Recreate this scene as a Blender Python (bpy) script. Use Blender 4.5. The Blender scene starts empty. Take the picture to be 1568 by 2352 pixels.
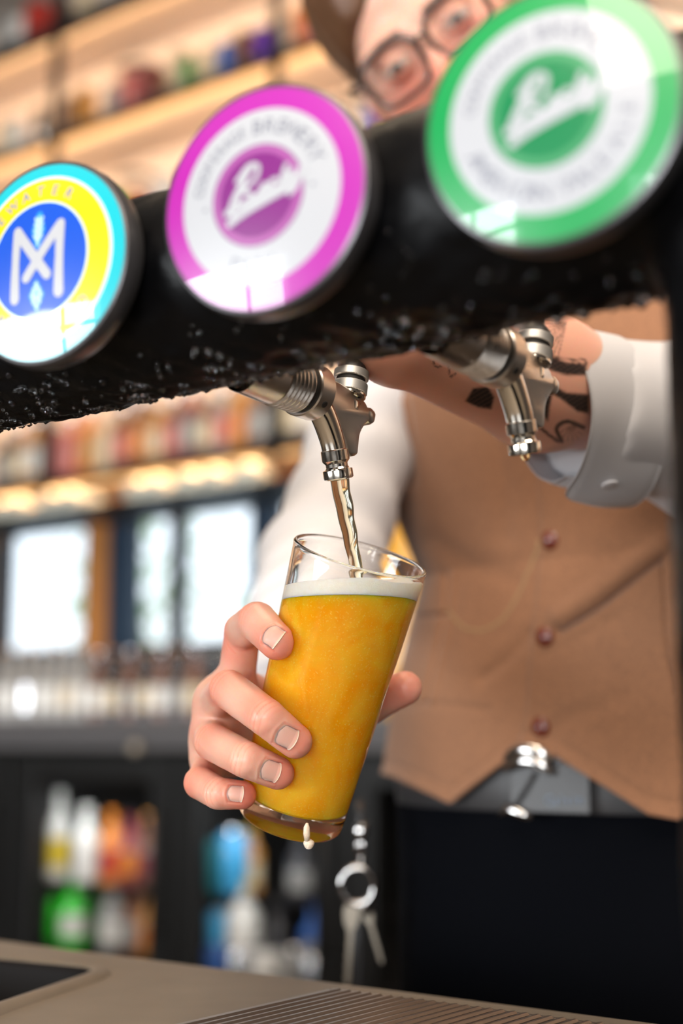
import bpy, bmesh, math, random
import numpy as np
from mathutils import Vector, Matrix, geometry
random.seed(7); rng = np.random.default_rng(7)
SC = bpy.context.scene
COL = SC.collection

# ------------------------------------------------------------------ camera, sky, exposure
W_PX, H_PX = 1568.0, 2352.0
LENS = 50.0
FPX = LENS / 36.0 * H_PX
PITCH = math.atan(524.0 / FPX)
EYE = Vector((0.0, 0.0, 1.06))
C_R = Vector((0.8, 0.6, 0.0))
C_F = Vector((-0.6 * math.cos(PITCH), 0.8 * math.cos(PITCH), math.sin(PITCH)))
C_U = C_R.cross(C_F)
cam_d = bpy.data.cameras.new('camera')
cam_d.sensor_fit = 'VERTICAL'; cam_d.sensor_height = 36.0; cam_d.sensor_width = 24.0
cam_d.lens = LENS; cam_d.clip_start = 0.02; cam_d.clip_end = 200
cam = bpy.data.objects.new('camera', cam_d); COL.objects.link(cam)
M = Matrix((C_R, C_U, -C_F)).transposed().to_4x4(); M.translation = EYE
cam.matrix_world = M
cam_d.dof.use_dof = True; cam_d.dof.focus_distance = 0.742; cam_d.dof.aperture_fstop = 3.1
cam_d.dof.aperture_blades = 0
SC.camera = cam
SC.cycles.max_bounces = 16; SC.cycles.diffuse_bounces = 8; SC.cycles.transmission_bounces = 14; SC.cycles.glossy_bounces = 6; SC.cycles.sample_clamp_indirect = 30

world = bpy.data.worlds.new('sky'); SC.world = world; world.use_nodes = True
wn = world.node_tree.nodes; wl = world.node_tree.links
wbg = wn['Background']; wbg.inputs[1].default_value = 1.5
wtc = wn.new('ShaderNodeTexCoord'); wsep = wn.new('ShaderNodeSeparateXYZ'); wramp = wn.new('ShaderNodeValToRGB')
wl.new(wtc.outputs['Generated'], wsep.inputs[0]); wl.new(wsep.outputs[2], wramp.inputs[0])
wramp.color_ramp.elements[0].position = 0.0; wramp.color_ramp.elements[0].color = (0.62, 0.66, 0.64, 1)
wramp.color_ramp.elements[1].position = 0.5; wramp.color_ramp.elements[1].color = (0.62, 0.80, 1.0, 1)
e = wramp.color_ramp.elements.new(0.06); e.color = (0.84, 0.93, 1.0, 1)
wl.new(wramp.outputs[0], wbg.inputs[0])

SC.view_settings.view_transform = 'Standard'; SC.view_settings.look = 'None'
SC.view_settings.exposure = 0.52; SC.view_settings.gamma = 1.0; SC.view_settings.use_curve_mapping = False

def area(name, loc, aim, sx, sy, power, color):
    l = bpy.data.lights.new(name, 'AREA'); l.shape = 'RECTANGLE'; l.size = sx; l.size_y = sy
    l.energy = power; l.color = color
    o = bpy.data.objects.new(name, l); COL.objects.link(o); o.location = loc
    o.rotation_euler = (Vector(aim) - Vector(loc)).to_track_quat('-Z', 'Y').to_euler()
    return o
# daylight through the two big front windows behind the photographer
area('window_daylight', (-2.6, -3.38, 1.28), (-0.4, 0.8, 1.15), 2.3, 1.25, 112, (0.93, 0.97, 1.0))
area('window_daylight', (1.5, -3.38, 1.28), (-0.3, 0.8, 1.15), 2.3, 1.25, 118, (0.95, 0.98, 1.0))
# warm ceiling lamps over the aisle, then a fill added on the camera side
area('unseen_overhead_light', (-0.9, 0.75, 3.5), (-0.7, 0.95, 0), 1.6, 0.9, 24, (1.0, 0.78, 0.55))
area('unseen_overhead_light', (1.1, 0.45, 3.5), (-0.2, 0.9, 1.0), 1.6, 0.9, 34, (1.0, 0.88, 0.74))
area('unseen_overhead_light', (0.5, -1.0, 3.2), (-0.3, 0.9, 1.15), 2.0, 2.0, 76, (1.0, 0.87, 0.72))  # unseen soft fill, added to brighten the bartender's face, arm and cuff

# ------------------------------------------------------------------ geometry helpers
def P(px, py, d):
    return EYE + C_R * ((px - W_PX / 2) / FPX * d) + C_U * ((H_PX / 2 - py) / FPX * d) + C_F * d
def ray(px, py):
    return C_R * ((px - W_PX / 2) / FPX) + C_U * ((H_PX / 2 - py) / FPX) + C_F
def PY(px, py, y):
    r = ray(px, py); return EYE + r * ((y - EYE.y) / r.y)
def PZ(px, py, z):
    r = ray(px, py); return EYE + r * ((z - EYE.z) / r.z)
def PX(px, py, x):
    r = ray(px, py); return EYE + r * ((x - EYE.x) / r.x)
def proj(V):
    V = np.asarray(V, dtype=float) - np.array(EYE)
    d = V @ np.array(C_F)
    return np.stack([W_PX / 2 + FPX * (V @ np.array(C_R)) / d, H_PX / 2 - FPX * (V @ np.array(C_U)) / d, d], -1)
def v3(a): return np.array(a, dtype=float)

def link(name, me, m=None, parent=None):
    o = bpy.data.objects.new(name, me); COL.objects.link(o)
    if m is not None and me is not None:
        for x in (m if isinstance(m, (list, tuple)) else [m]): me.materials.append(x)
    if parent is not None: o.parent = parent
    return o
def pydata(name, V, F, m=None, parent=None, smooth=True, fmat=None):
    me = bpy.data.meshes.new(name)
    me.from_pydata([tuple(map(float, v)) for v in V], [], [tuple(map(int, f)) for f in F])
    if smooth: me.polygons.foreach_set('use_smooth', [True] * len(me.polygons))
    o = link(name, me, m, parent)
    if fmat is not None: me.polygons.foreach_set('material_index', [int(i) for i in fmat])
    me.update(); return o
def quads_fast(name, V, F, m=None, parent=None):
    V = np.asarray(V, np.float32); F = np.asarray(F, np.int32)
    me = bpy.data.meshes.new(name)
    me.vertices.add(len(V)); me.vertices.foreach_set('co', V.ravel())
    n = F.shape[1]
    me.loops.add(F.size); me.loops.foreach_set('vertex_index', F.ravel())
    me.polygons.add(len(F)); me.polygons.foreach_set('loop_start', np.arange(0, F.size, n, dtype=np.int32))
    me.polygons.foreach_set('use_smooth', np.ones(len(F), bool))
    me.update(calc_edges=True); me.validate()
    return link(name, me, m, parent)
def bm_obj(name, bm, m=None, parent=None, smooth=False, sharp=None):
    me = bpy.data.meshes.new(name); bm.normal_update(); bm.to_mesh(me); bm.free()
    if smooth: me.polygons.foreach_set('use_smooth', [True] * len(me.polygons))
    o = link(name, me, m, parent)
    if smooth and sharp: me.set_sharp_from_angle(angle=math.radians(sharp))
    return o
def tag(o, label=None, cat=None, group=None, kind=None):
    if label: o['label'] = label
    if cat: o['category'] = cat
    if group: o['group'] = group
    if kind: o['kind'] = kind
    return o
def empty(name, loc=(0, 0, 0), rz=0.0):
    o = bpy.data.objects.new(name, None); COL.objects.link(o); o.location = loc; o.rotation_euler = (0, 0, rz)
    o.empty_display_size = 0.05; return o
def add_box(bm, c, s, bevel=0.0, mat=None, seg=2):
    r = bmesh.ops.create_cube(bm, size=1.0, matrix=Matrix.LocRotScale(Vector(c), mat, Vector(s)))
    if bevel > 0:
        es = list({e for v in r['verts'] for e in v.link_edges})
        bmesh.ops.bevel(bm, geom=es, offset=bevel, segments=seg, affect='EDGES', profile=0.5)
def box(name, c, s, m, parent=None, bevel=0.0, mat=None):
    bm = bmesh.new(); add_box(bm, c, s, bevel, mat); return bm_obj(name, bm, m, parent)
def basis(axis, ref=(0, 0, 1)):
    a = Vector(axis).normalized(); r = Vector(ref)
    if abs(a.dot(r.normalized())) > 0.98: r = Vector((1, 0, 0))
    u = r.cross(a).normalized(); w = a.cross(u)
    return a, u, w
def lathe_data(prof, n=32, org=(0, 0, 0), axis=(0, 0, 1), closed=False):
    """prof: (r, h) pairs; turned round axis; ends with r=0 become fans."""
    a, u, w = basis(axis); o = Vector(org); V = []; F = []; rings = []
    for r, h in prof:
        if r < 1e-6: rings.append([len(V)]); V.append(o + a * h)
        else:
            rings.append(list(range(len(V), len(V) + n)))
            for i in range(n):
                t = 2 * math.pi * i / n; V.append(o + a * h + (u * math.cos(t) + w * math.sin(t)) * r)
    K = len(rings)
    for k in range(K if closed else K - 1):
        A, B = rings[k], rings[(k + 1) % K]
        for i in range(n):
            j = (i + 1) % n
            if len(A) == 1 and len(B) == 1: break
            if len(A) == 1: F.append((A[0], B[j], B[i]))
            elif len(B) == 1: F.append((A[i], A[j], B[0]))
            else: F.append((A[i], A[j], B[j], B[i]))
    return V, F
def lathe(name, prof, m, parent=None, n=32, org=(0, 0, 0), axis=(0, 0, 1), closed=False, sharp=35):
    V, F = lathe_data(prof, n, org, axis, closed)
    o = pydata(name, V, F, m, parent); o.data.set_sharp_from_angle(angle=math.radians(sharp)); return o
def tube_data(pts, rad, n=12, caps=True, closed=False, squash=None):
    pts = [Vector(p) for p in pts]; N = len(pts)
    rad = rad if hasattr(rad, '__len__') else [rad] * N
    V = []; F = []; u = None
    for i, p in enumerate(pts):
        if closed: t = (pts[(i + 1) % N] - pts[i - 1]).normalized()
        else: t = (pts[min(i + 1, N - 1)] - pts[max(i - 1, 0)]).normalized()
        if u is None: _, u, w = basis(t)
        else: u = (u - t * u.dot(t)).normalized(); w = t.cross(u)
        for k in range(n):
            q = 2 * math.pi * k / n; V.append(p + (u * math.cos(q) + w * math.sin(q)) * rad[i])
    for i in range(N if closed else N - 1):
        for k in range(n):
            a, b = i * n + k, i * n + (k + 1) % n; c, d = ((i + 1) % N) * n + (k + 1) % n, ((i + 1) % N) * n + k
            F.append((a, b, c, d))
    if caps and not closed:
        F.append(tuple(range(n - 1, -1, -1))); F.append(tuple(range((N - 1) * n, N * n)))
    return V, F
def tube(name, pts, rad, m, parent=None, n=12, caps=True, closed=False):
    V, F = tube_data(pts, rad, n, caps, closed); return pydata(name, V, F, m, parent)
def join_data(parts):
    V = []; F = []
    for v, f in parts:
        b = len(V); V += list(v); F += [tuple(i + b for i in q) for q in f]
    return V, F
def spline(pts, n=40, closed=False):
    pts = [v3(p) for p in pts]; N = len(pts); out = []
    if closed:
        for k in range(n):
            x = k / n * N; i = int(x); t = x - i
            p0, p1, p2, p3 = (pts[(i + j) % N] for j in (-1, 0, 1, 2))
            out.append(0.5 * (2 * p1 + (p2 - p0) * t + (2 * p0 - 5 * p1 + 4 * p2 - p3) * t * t + (3 * p1 - p0 - 3 * p2 + p3) * t ** 3))
        return out
    E = [2 * pts[0] - pts[1]] + pts + [2 * pts[-1] - pts[-2]]
    for k in range(n):
        x = k / (n - 1) * (N - 1); i = min(int(x), N - 2); t = x - i
        p0, p1, p2, p3 = E[i:i + 4]
        out.append(0.5 * (2 * p1 + (p2 - p0) * t + (2 * p0 - 5 * p1 + 4 * p2 - p3) * t * t + (3 * p1 - p0 - 3 * p2 + p3) * t ** 3))
    return out
def seg_dist(Q, poly):
    """distance of 2-D points Q (N,2) to a polyline"""
    D = np.full(len(Q), 1e9)
    for a, b in zip(poly[:-1], poly[1:]):
        a = v3(a); b = v3(b); ab = b - a
        t = np.clip(((Q - a) @ ab) / max(ab @ ab, 1e-9), 0, 1)
        D = np.minimum(D, np.linalg.norm(Q - (a + t[:, None] * ab), axis=1))
    return D
def in_poly(Q, poly):
    c = np.zeros(len(Q), bool); x, y = Q[:, 0], Q[:, 1]
    for (x1, y1), (x2, y2) in zip(poly, poly[1:] + poly[:1]):
        if y1 == y2: continue
        c ^= ((y1 > y) != (y2 > y)) & (x < (x2 - x1) * (y - y1) / (y2 - y1) + x1)
    return c
def smooth_noise(Pt, freq, seed=0, octaves=2):
    """cheap value noise from summed sines, about -1..1"""
    r = np.random.default_rng(seed); out = np.zeros(len(Pt)); amp = 1.0; tot = 0
    for o in range(octaves):
        for _ in range(5):
            k = r.normal(size=3); k *= freq * (2 ** o) * r.uniform(.6, 1.4) / np.linalg.norm(k)
            out += amp * np.sin(Pt @ k + r.uniform(0, 6.28)); tot += amp * .5
        amp *= .5
    return out / tot

# ------------------------------------------------------------------ implicit modelling (surface nets)
def smin(a, b, k):
    if k <= 0: return np.minimum(a, b)
    h = np.clip(0.5 + 0.5 * (b - a) / k, 0, 1)
    return b + (a - b) * h - k * h * (1 - h)
def rcone(Q, a, b, r1, r2):
    a = v3(a); ab = v3(b) - a
    t = np.clip(((Q - a) @ ab) / max(ab @ ab, 1e-12), 0, 1)
    return np.linalg.norm(Q - (a + t[..., None] * ab), axis=-1) - (r1 + (r2 - r1) * t)
def ellip(Q, c, r, R=None):
    q = Q - v3(c)
    if R is not None: q = q @ R
    r = v3(r); k0 = np.linalg.norm(q / r, axis=-1); k1 = np.linalg.norm(q / (r * r), axis=-1)
    return k0 * (k0 - 1.0) / np.maximum(k1, 1e-9)
def surface_nets(F, org, h):
    ins = F < 0; nx, ny, nz = F.shape
    sl = lambda a, ox, oy, oz: a[ox:nx - 1 + ox, oy:ny - 1 + oy, oz:nz - 1 + oz]
    s = np.zeros((nx - 1, ny - 1, nz - 1), np.int8)
    for ox in (0, 1):
        for oy in (0, 1):
            for oz in (0, 1): s += sl(ins, ox, oy, oz)
    mask = (s > 0) & (s < 8)
    ids = np.full(mask.shape, -1, np.int64); n = int(mask.sum()); ids[mask] = np.arange(n)
    ijk = np.argwhere(mask).astype(float); pos = np.zeros((n, 3)); cnt = np.zeros(n)
    cs = [(x, y, z) for x in (0, 1) for y in (0, 1) for z in (0, 1)]
    for a in cs:
        for ax in range(3):
            if a[ax]: continue
            b = list(a); b[ax] = 1
            fa = sl(F, *a)[mask]; fb = sl(F, *b)[mask]; cr = (fa < 0) != (fb < 0)
            t = np.where(cr, fa / np.where(cr, fa - fb, 1), 0)
            p = np.tile(v3(a), (n, 1)); p[:, ax] += t
            pos += p * cr[:, None]; cnt += cr
    V = v3(org) + (ijk + pos / cnt[:, None]) * h
    quads = []
    for ax in range(3):
        u, w = (ax + 1) % 3, (ax + 2) % 3
        A = [slice(None)] * 3; B = [slice(None)] * 3
        A[ax] = slice(0, -1); B[ax] = slice(1, None)
        ia, ib = ins[tuple(A)], ins[tuple(B)]
        e = np.argwhere(ia != ib); 
        e = e[(e[:, u] > 0) & (e[:, w] > 0) & (e[:, u] < F.shape[u] - 1) & (e[:, w] < F.shape[w] - 1)]
        flip = ~ia[tuple(e.T)]
        c = []
        for du, dw in ((-1, -1), (0, -1), (0, 0), (-1, 0)):
            q = e.copy(); q[:, u] += du; q[:, w] += dw; c.append(ids[tuple(q.T)])
        q = np.stack(c, 1); q[flip] = q[flip][:, ::-1]; quads.append(q)
    return V, np.concatenate(quads)
def sdf_mesh(fn, lo, hi, h):
    lo = v3(lo); hi = v3(hi); n = np.ceil((hi - lo) / h).astype(int) + 1
    xs = [lo[i] + np.arange(n[i]) * h for i in range(3)]
    F = np.empty(tuple(n), np.float32); step = max(1, int(600000 // (n[1] * n[2])))
    for i in range(0, n[0], step):
        G = np.stack(np.meshgrid(xs[0][i:i + step], xs[1], xs[2], indexing='ij'), -1)
        F[i:i + step] = fn(G)
    F = np.where(F == 0, 1e-7, F)
    return surface_nets(F, lo, h)
def lap_smooth(V, F, it=1, lam=0.5):
    n = len(V); 
    for _ in range(it):
        S = np.zeros_like(V); c = np.zeros(n)
        for a, b in ((0, 1), (1, 2), (2, 3), (3, 0)):
            for p, q in ((a, b), (b, a)):
                for k in range(3): S[:, k] += np.bincount(F[:, p], V[F[:, q], k], n)
                c += np.bincount(F[:, p], minlength=n)
        V = V + lam * (S / np.maximum(c, 1)[:, None] - V)
    return V
def vnormals(V, F):
    fn = np.cross(V[F[:, 2]] - V[F[:, 0]], V[F[:, 3]] - V[F[:, 1]]); N = np.zeros_like(V)
    for j in range(4):
        for k in range(3): N[:, k] += np.bincount(F[:, j], fn[:, k], len(V))
    return N / np.maximum(np.linalg.norm(N, axis=1), 1e-12)[:, None]

# ------------------------------------------------------------------ materials
def mat(name, col, rough=0.5, metal=0.0, coat=0.0, trans=0.0, ior=1.5, sss=0.0, sss_r=(1, .3, .15), sss_s=0.005,
        vary=None, bump=None, emit=None, spec=0.5, attr=None, sheen=0.0, alpha=1.0, rough_vary=None):
    """vary=(scale, colour2, contrast); bump=(scale, strength, distance); attr=[(attribute, colour)] mixed over the base"""
    m = bpy.data.materials.new(name); m.use_nodes = True
    nt = m.node_tree; b = nt.nodes['Principled BSDF']; L = nt.links.new
    c4 = tuple(col) + (1,)
    b.inputs['Base Color'].default_value = c4; b.inputs['Roughness'].default_value = rough
    b.inputs['Metallic'].default_value = metal; b.inputs['Coat Weight'].default_value = coat
    b.inputs['Coat Roughness'].default_value = 0.04; b.inputs['Transmission Weight'].default_value = trans
    b.inputs['IOR'].default_value = ior; b.inputs['Specular IOR Level'].default_value = spec
    b.inputs['Sheen Weight'].default_value = sheen; b.inputs['Alpha'].default_value = alpha
    if sss:
        b.inputs['Subsurface Weight'].default_value = sss; b.inputs['Subsurface Radius'].default_value = sss_r
        b.inputs['Subsurface Scale'].default_value = sss_s
    if emit:
        b.inputs['Emission Color'].default_value = tuple(emit[:3]) + (1,); b.inputs['Emission Strength'].default_value = emit[3]
    tc = nt.nodes.new('ShaderNodeTexCoord'); sock = None
    if vary:
        no = nt.nodes.new('ShaderNodeTexNoise'); no.inputs['Scale'].default_value = vary[0]; no.inputs['Detail'].default_value = 5
        L(tc.outputs['Object'], no.inputs['Vector'])
        rp = nt.nodes.new('ShaderNodeValToRGB'); c = vary[2] if len(vary) > 2 else 0.25
        rp.color_ramp.elements[0].position = 0.5 - c; rp.color_ramp.elements[0].color = c4
        rp.color_ramp.elements[1].position = 0.5 + c; rp.color_ramp.elements[1].color = tuple(vary[1]) + (1,)
        L(no.outputs['Fac'], rp.inputs[0]); sock = rp.outputs[0]
    for an, ac in (attr or []):
        at = nt.nodes.new('ShaderNodeAttribute'); at.attribute_name = an
        mx = nt.nodes.new('ShaderNodeMix'); mx.data_type = 'RGBA'
        L(at.outputs['Fac'], mx.inputs[0])
        if sock is not None: L(sock, mx.inputs[6])
        else: mx.inputs[6].default_value = c4
        mx.inputs[7].default_value = tuple(ac) + (1,); sock = mx.outputs[2]
    if sock is not None: L(sock, b.inputs['Base Color'])
    if bump:
        nb = nt.nodes.new('ShaderNodeTexNoise'); nb.inputs['Scale'].default_value = bump[0]; nb.inputs['Detail'].default_value = 3
        L(tc.outputs['Object'], nb.inputs['Vector'])
        bp = nt.nodes.new('ShaderNodeBump'); bp.inputs['Strength'].default_value = bump[1]
        bp.inputs['Distance'].default_value = bump[2] if len(bump) > 2 else 0.001
        L(nb.outputs['Fac'], bp.inputs['Height']); L(bp.outputs[0], b.inputs['Normal'])
    if rough_vary:
        nr = nt.nodes.new('ShaderNodeTexNoise'); nr.inputs['Scale'].default_value = rough_vary[0]
        L(tc.outputs['Object'], nr.inputs['Vector']); mr = nt.nodes.new('ShaderNodeMapRange')
        mr.inputs['To Min'].default_value = rough_vary[1]; mr.inputs['To Max'].default_value = rough_vary[2]
        L(nr.outputs['Fac'], mr.inputs['Value']); L(mr.outputs[0], b.inputs['Roughness'])
    return m
def thin_glass(name, tint=(1, 1, 1), refl=0.1):
    m = bpy.data.materials.new(name); m.use_nodes = True; nt = m.node_tree; nt.nodes.clear()
    out = nt.nodes.new('ShaderNodeOutputMaterial'); t = nt.nodes.new('ShaderNodeBsdfTransparent'); g = nt.nodes.new('ShaderNodeBsdfGlossy')
    t.inputs[0].default_value = tuple(tint) + (1,); g.inputs['Roughness'].default_value = 0.02
    lw = nt.nodes.new('ShaderNodeLayerWeight'); lw.inputs[0].default_value = .5
    pw = nt.nodes.new('ShaderNodeMath'); pw.operation = 'POWER'; pw.inputs[1].default_value = 4.0; nt.links.new(lw.outputs['Facing'], pw.inputs[0])
    f = nt.nodes.new('ShaderNodeMath'); f.operation = 'MULTIPLY_ADD'; f.inputs[1].default_value = .7; f.inputs[2].default_value = .035; nt.links.new(pw.outputs[0], f.inputs[0])
    mx = nt.nodes.new('ShaderNodeMixShader')
    nt.links.new(f.outputs[0], mx.inputs[0]); nt.links.new(t.outputs[0], mx.inputs[1]); nt.links.new(g.outputs[0], mx.inputs[2])
    nt.links.new(mx.outputs[0], out.inputs[0]); return m

M_ = {}
M_['black_metal'] = mat('black_metal', (0.012, 0.011, 0.011), 0.45, 0.0, bump=(60, .1))
M_['wet_black'] = mat('wet_black', (0.0016, 0.0016, 0.002), 0.34, bump=(420, .35, .0006), spec=.13, rough_vary=(90, .25, .55))
M_['water'] = mat('water', (0.95, 0.97, 1), 0.02, trans=1.0, ior=1.33)
M_['steel'] = mat('brushed_steel', (0.185, 0.160, 0.130), 0.5, 0.2, vary=(30, (0.15, 0.13, 0.105), .3), bump=(300, .05, .0003), spec=.22)
M_['nickel'] = mat('polished_nickel', (0.74, 0.68, 0.60), 0.10, 1.0, rough_vary=(160, .06, .22))
M_['satin_nickel'] = mat('satin_nickel', (0.62, 0.56, 0.50), 0.30, 1.0, rough_vary=(200, .22, .4))
M_['knurl'] = mat('knurled_nickel', (0.80, 0.77, 0.74), 0.42, 0.9)
M_['dark_gap'] = mat('dark_gap', (0.015, 0.013, 0.012), 0.6)
M_['chrome'] = mat('chrome', (0.82, 0.80, 0.78), 0.12, 1.0)
M_['brass'] = mat('key_metal', (0.62, 0.54, 0.44), 0.42, 0.6)
M_['glass'] = mat('clear_glass', (1, 1, 1), 0.0, trans=1.0, ior=1.38)
M_['thin'] = thin_glass('window_glass')
M_['white_print'] = mat('white_print', (0.72, 0.73, 0.75), 0.3, coat=.8)

# ------------------------------------------------------------------ the room
Y_SHELF, Y_WALL = 2.80, 3.08
M_['plaster'] = mat('peach_plaster', (0.74, 0.63, 0.54), 0.8, vary=(2.0, (0.68, 0.57, 0.48), .3), bump=(40, .1))
M_['dark_wall'] = mat('dark_wall', (0.10, 0.085, 0.075), 0.7)
M_['floor'] = mat('dark_floor', (0.05, 0.042, 0.036), 0.35, vary=(4, (0.08, .065, .055), .3))
M_['ceil'] = mat('ceiling_paint', (0.35, 0.32, 0.29), 0.8)
M_['orange_wood'] = mat('orange_wood', (0.62, 0.26, 0.07), 0.45, vary=(9, (0.50, 0.19, 0.05), .3), bump=(50, .1))
M_['navy'] = mat('navy_paint', (0.018, 0.04, 0.075), 0.5)
M_['bar_grey'] = mat('back_counter_grey', (0.13, 0.125, 0.13), 0.32)
M_['fridge_black'] = mat('fridge_black', (0.006, 0.006, 0.006), 0.5)

def shell(name, c, s, m, parent=None):
    o = box(name, c, s, m, parent)
    if parent is None: o['kind'] = 'structure'
    return o
shell('floor', (-1.5, 0, -0.05), (11, 9, 0.1), M_['floor'])
shell('ceiling', (-1.5, -0.2, 3.65), (11, 7.2, 0.1), M_['ceil'])
shell('wall_left', (-6.55, -0.2, 1.8), (0.1, 7.0, 3.6), M_['dark_wall'])
shell('wall_right', (3.55, -0.2, 1.8), (0.1, 7.0, 3.6), M_['dark_wall'])
# front wall with two tall window openings onto the street
for nm, c, s in (('wall_front_left', (-5.2, -3.6, 1.8), (2.6, 0.2, 3.6)), ('wall_front_middle', (-0.6, -3.6, 1.8), (1.4, 0.2, 3.6)),
                 ('wall_front_right', (3.2, -3.6, 1.8), (0.8, 0.2, 3.6)), ('wall_front_lintel', (-0.6, -3.6, 2.78), (6.8, 0.2, 1.64)),
                 ('wall_front_sill', (-0.6, -3.6, 0.3), (6.8, 0.2, 0.6))):
    shell(nm, c, s, M_['dark_wall'])
for i, (x0, x1) in enumerate(((-3.9, -1.3), (0.1, 2.8))):
    w = empty('window_%d' % (i + 4), ((x0 + x1) / 2, -3.6, 1.28)); w['kind'] = 'structure'
    bm = bmesh.new()
    for t in np.linspace(x0 + .04, x1 - .04, 4): add_box(bm, (t - (x0 + x1) / 2, 0, 0), (0.06, 0.08, 1.36), .005)
    for z in (-.65, 0.25, .65): add_box(bm, (0, 0, z), (x1 - x0, 0.075, 0.06), .005)
    bm_obj('window_frame', bm, M_['black_metal'], w)
    box('pane', (0, 0.0, 0), (x1 - x0 - .02, 0.006, 1.32), M_['thin'], w)

# back wall : a window band low down, plaster above
def bx(px, py=1300, y=Y_WALL): return PY(px, py, y).x
Z_W0 = PY(300, 1492, Y_WALL).z; Z_W1 = PY(300, 1188, Y_WALL).z
X_L, X_R = -6.5, 3.5
shell('wall_back_upper', ((X_L + X_R) / 2, Y_WALL + .02, (Z_W1 + 3.6) / 2), (X_R - X_L, 0.04, 3.6 - Z_W1), M_['plaster'])
shell('wall_back_lower', ((X_L + X_R) / 2, Y_WALL + .02, Z_W0 / 2), (X_R - X_L, 0.04, Z_W0), M_['dark_wall'])
spans = []           # window openings in x
edges = [bx(12), bx(196), bx(302), bx(392), bx(408), bx(578), bx(628), bx(790), bx(806), bx(980)]
for a, b in zip(edges[0::2], edges[1::2]): spans.append((a, b))
wdt = edges[1] - edges[0]
spans = [(X_L + 0.3, X_L + 1.3), (edges[0] - 1.5, edges[0] - 0.9), (edges[0] - 0.75, edges[0] - 0.16)] + spans
cur = X_L
for i, (a, b) in enumerate(spans):
    if a - cur > .005:
        shell('wall_back_pier_%d' % (i + 1), ((cur + a) / 2, Y_WALL + .02, (Z_W0 + Z_W1) / 2), (a - cur, .04, Z_W1 - Z_W0), M_['dark_wall'])
    cur = b
    w = empty('window_%d' % (i + 6), ((a + b) / 2, Y_WALL + .02, (Z_W0 + Z_W1) / 2)); w['kind'] = 'structure'
    bm = bmesh.new(); hw, hh = (b - a) / 2, (Z_W1 - Z_W0) / 2
    for s in (-1, 1): add_box(bm, (s * (hw - .008), 0, 0), (0.012, .03, hh * 2), .002); add_box(bm, (0, 0, s * (hh - .008)), (hw * 2, .03, .012), .002)
    bm_obj('window_frame', bm, M_['navy'], w)
    box('pane', (0, .01, 0), (hw * 2 - .01, .005, hh * 2 - .01), M_['thin'], w)
shell('wall_back_pier_%d' % (len(spans) + 1), ((cur + X_R) / 2, Y_WALL + .02, (Z_W0 + Z_W1) / 2), (X_R - cur, .04, Z_W1 - Z_W0), M_['dark_wall'])
# orange timber post and navy panel between the windows, orange timber head
def slab_px(name, x0, x1, z0, z1, y, t, m):
    a, b = bx(x0, y=y), bx(x1, y=y)
    return shell(name, ((a + b) / 2, y + t / 2, (z0 + z1) / 2), (b - a, t, z1 - z0), m)
slab_px('trim_1', 198, 243, Z_W0 - .02, Z_W1 + .02, Y_WALL - .035, .04, M_['orange_wood'])
slab_px('trim_2', 245, 300, Z_W0 - .02, Z_W1 + .005, Y_WALL - .025, .03, M_['navy'])
slab_px('trim_3', 580, 626, Z_W0 - .02, Z_W1 + .005, Y_WALL - .025, .03, M_['navy'])
shell('trim_4', ((X_L + X_R) / 2, Y_WALL - .02, Z_W1 + .035), (X_R - X_L, .05, .07), M_['orange_wood'])
# trees in the yard behind the windows
M_['leaf'] = mat('tree_leaves', (0.30, 0.42, 0.18), 0.6, vary=(3, (0.45, 0.55, 0.28), .3))
M_['bark'] = mat('tree_bark', (0.10, 0.075, 0.05), 0.9)
shell('ground_yard', (-4, 9.2, -0.06), (30, 12, 0.1), mat('pale_paving', (0.45, 0.45, 0.42), .8))
TREES = [(-6.2, 8.2, 2.6, 'slender pale green tree in the yard behind the windows, by the orange post'),
         (-3.6, 9.4, 2.3, 'rounder pale green tree in the yard behind the double window'),
         (-9.0, 9.0, 3.2, 'tallest pale green tree in the yard behind the windows')]
for k, (x, y, h, lb) in enumerate(TREES):
    t = empty('yard_tree', (x, y, 0)); tag(t, lb, 'tree')
    tube('trunk', [(0, 0, 0), (.05, .02, h * .4), (0, 0, h * .75)], [.11, .08, .04], M_['bark'], t, 8)
    r2 = np.random.default_rng(20 + k); V = []; F = []
    for i in range(420):
        u = r2.normal(size=3); u /= np.linalg.norm(u); c = u * r2.uniform(.3, 1) ** .6 * v3((.75, .75, .95)) * (h / 2.6) + v3((0, 0, h * .78))
        a = r2.normal(size=3); a /= np.linalg.norm(a); b = np.cross(a, u); b /= np.linalg.norm(b) + 1e-9
        s = r2.uniform(.05, .09); n0 = len(V)
        V += [c - a * s, c + b * s * .5, c + a * s, c - b * s * .5]; F.append((n0, n0 + 1, n0 + 2, n0 + 3))
    tag(pydata('crown', V, F, M_['leaf'], t, False), kind='stuff')

# ------------------------------------------------------------------ back bar shelving (open black steel shelves)
def zy(px, py, y=Y_SHELF): return PY(px, py, y).z
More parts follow.
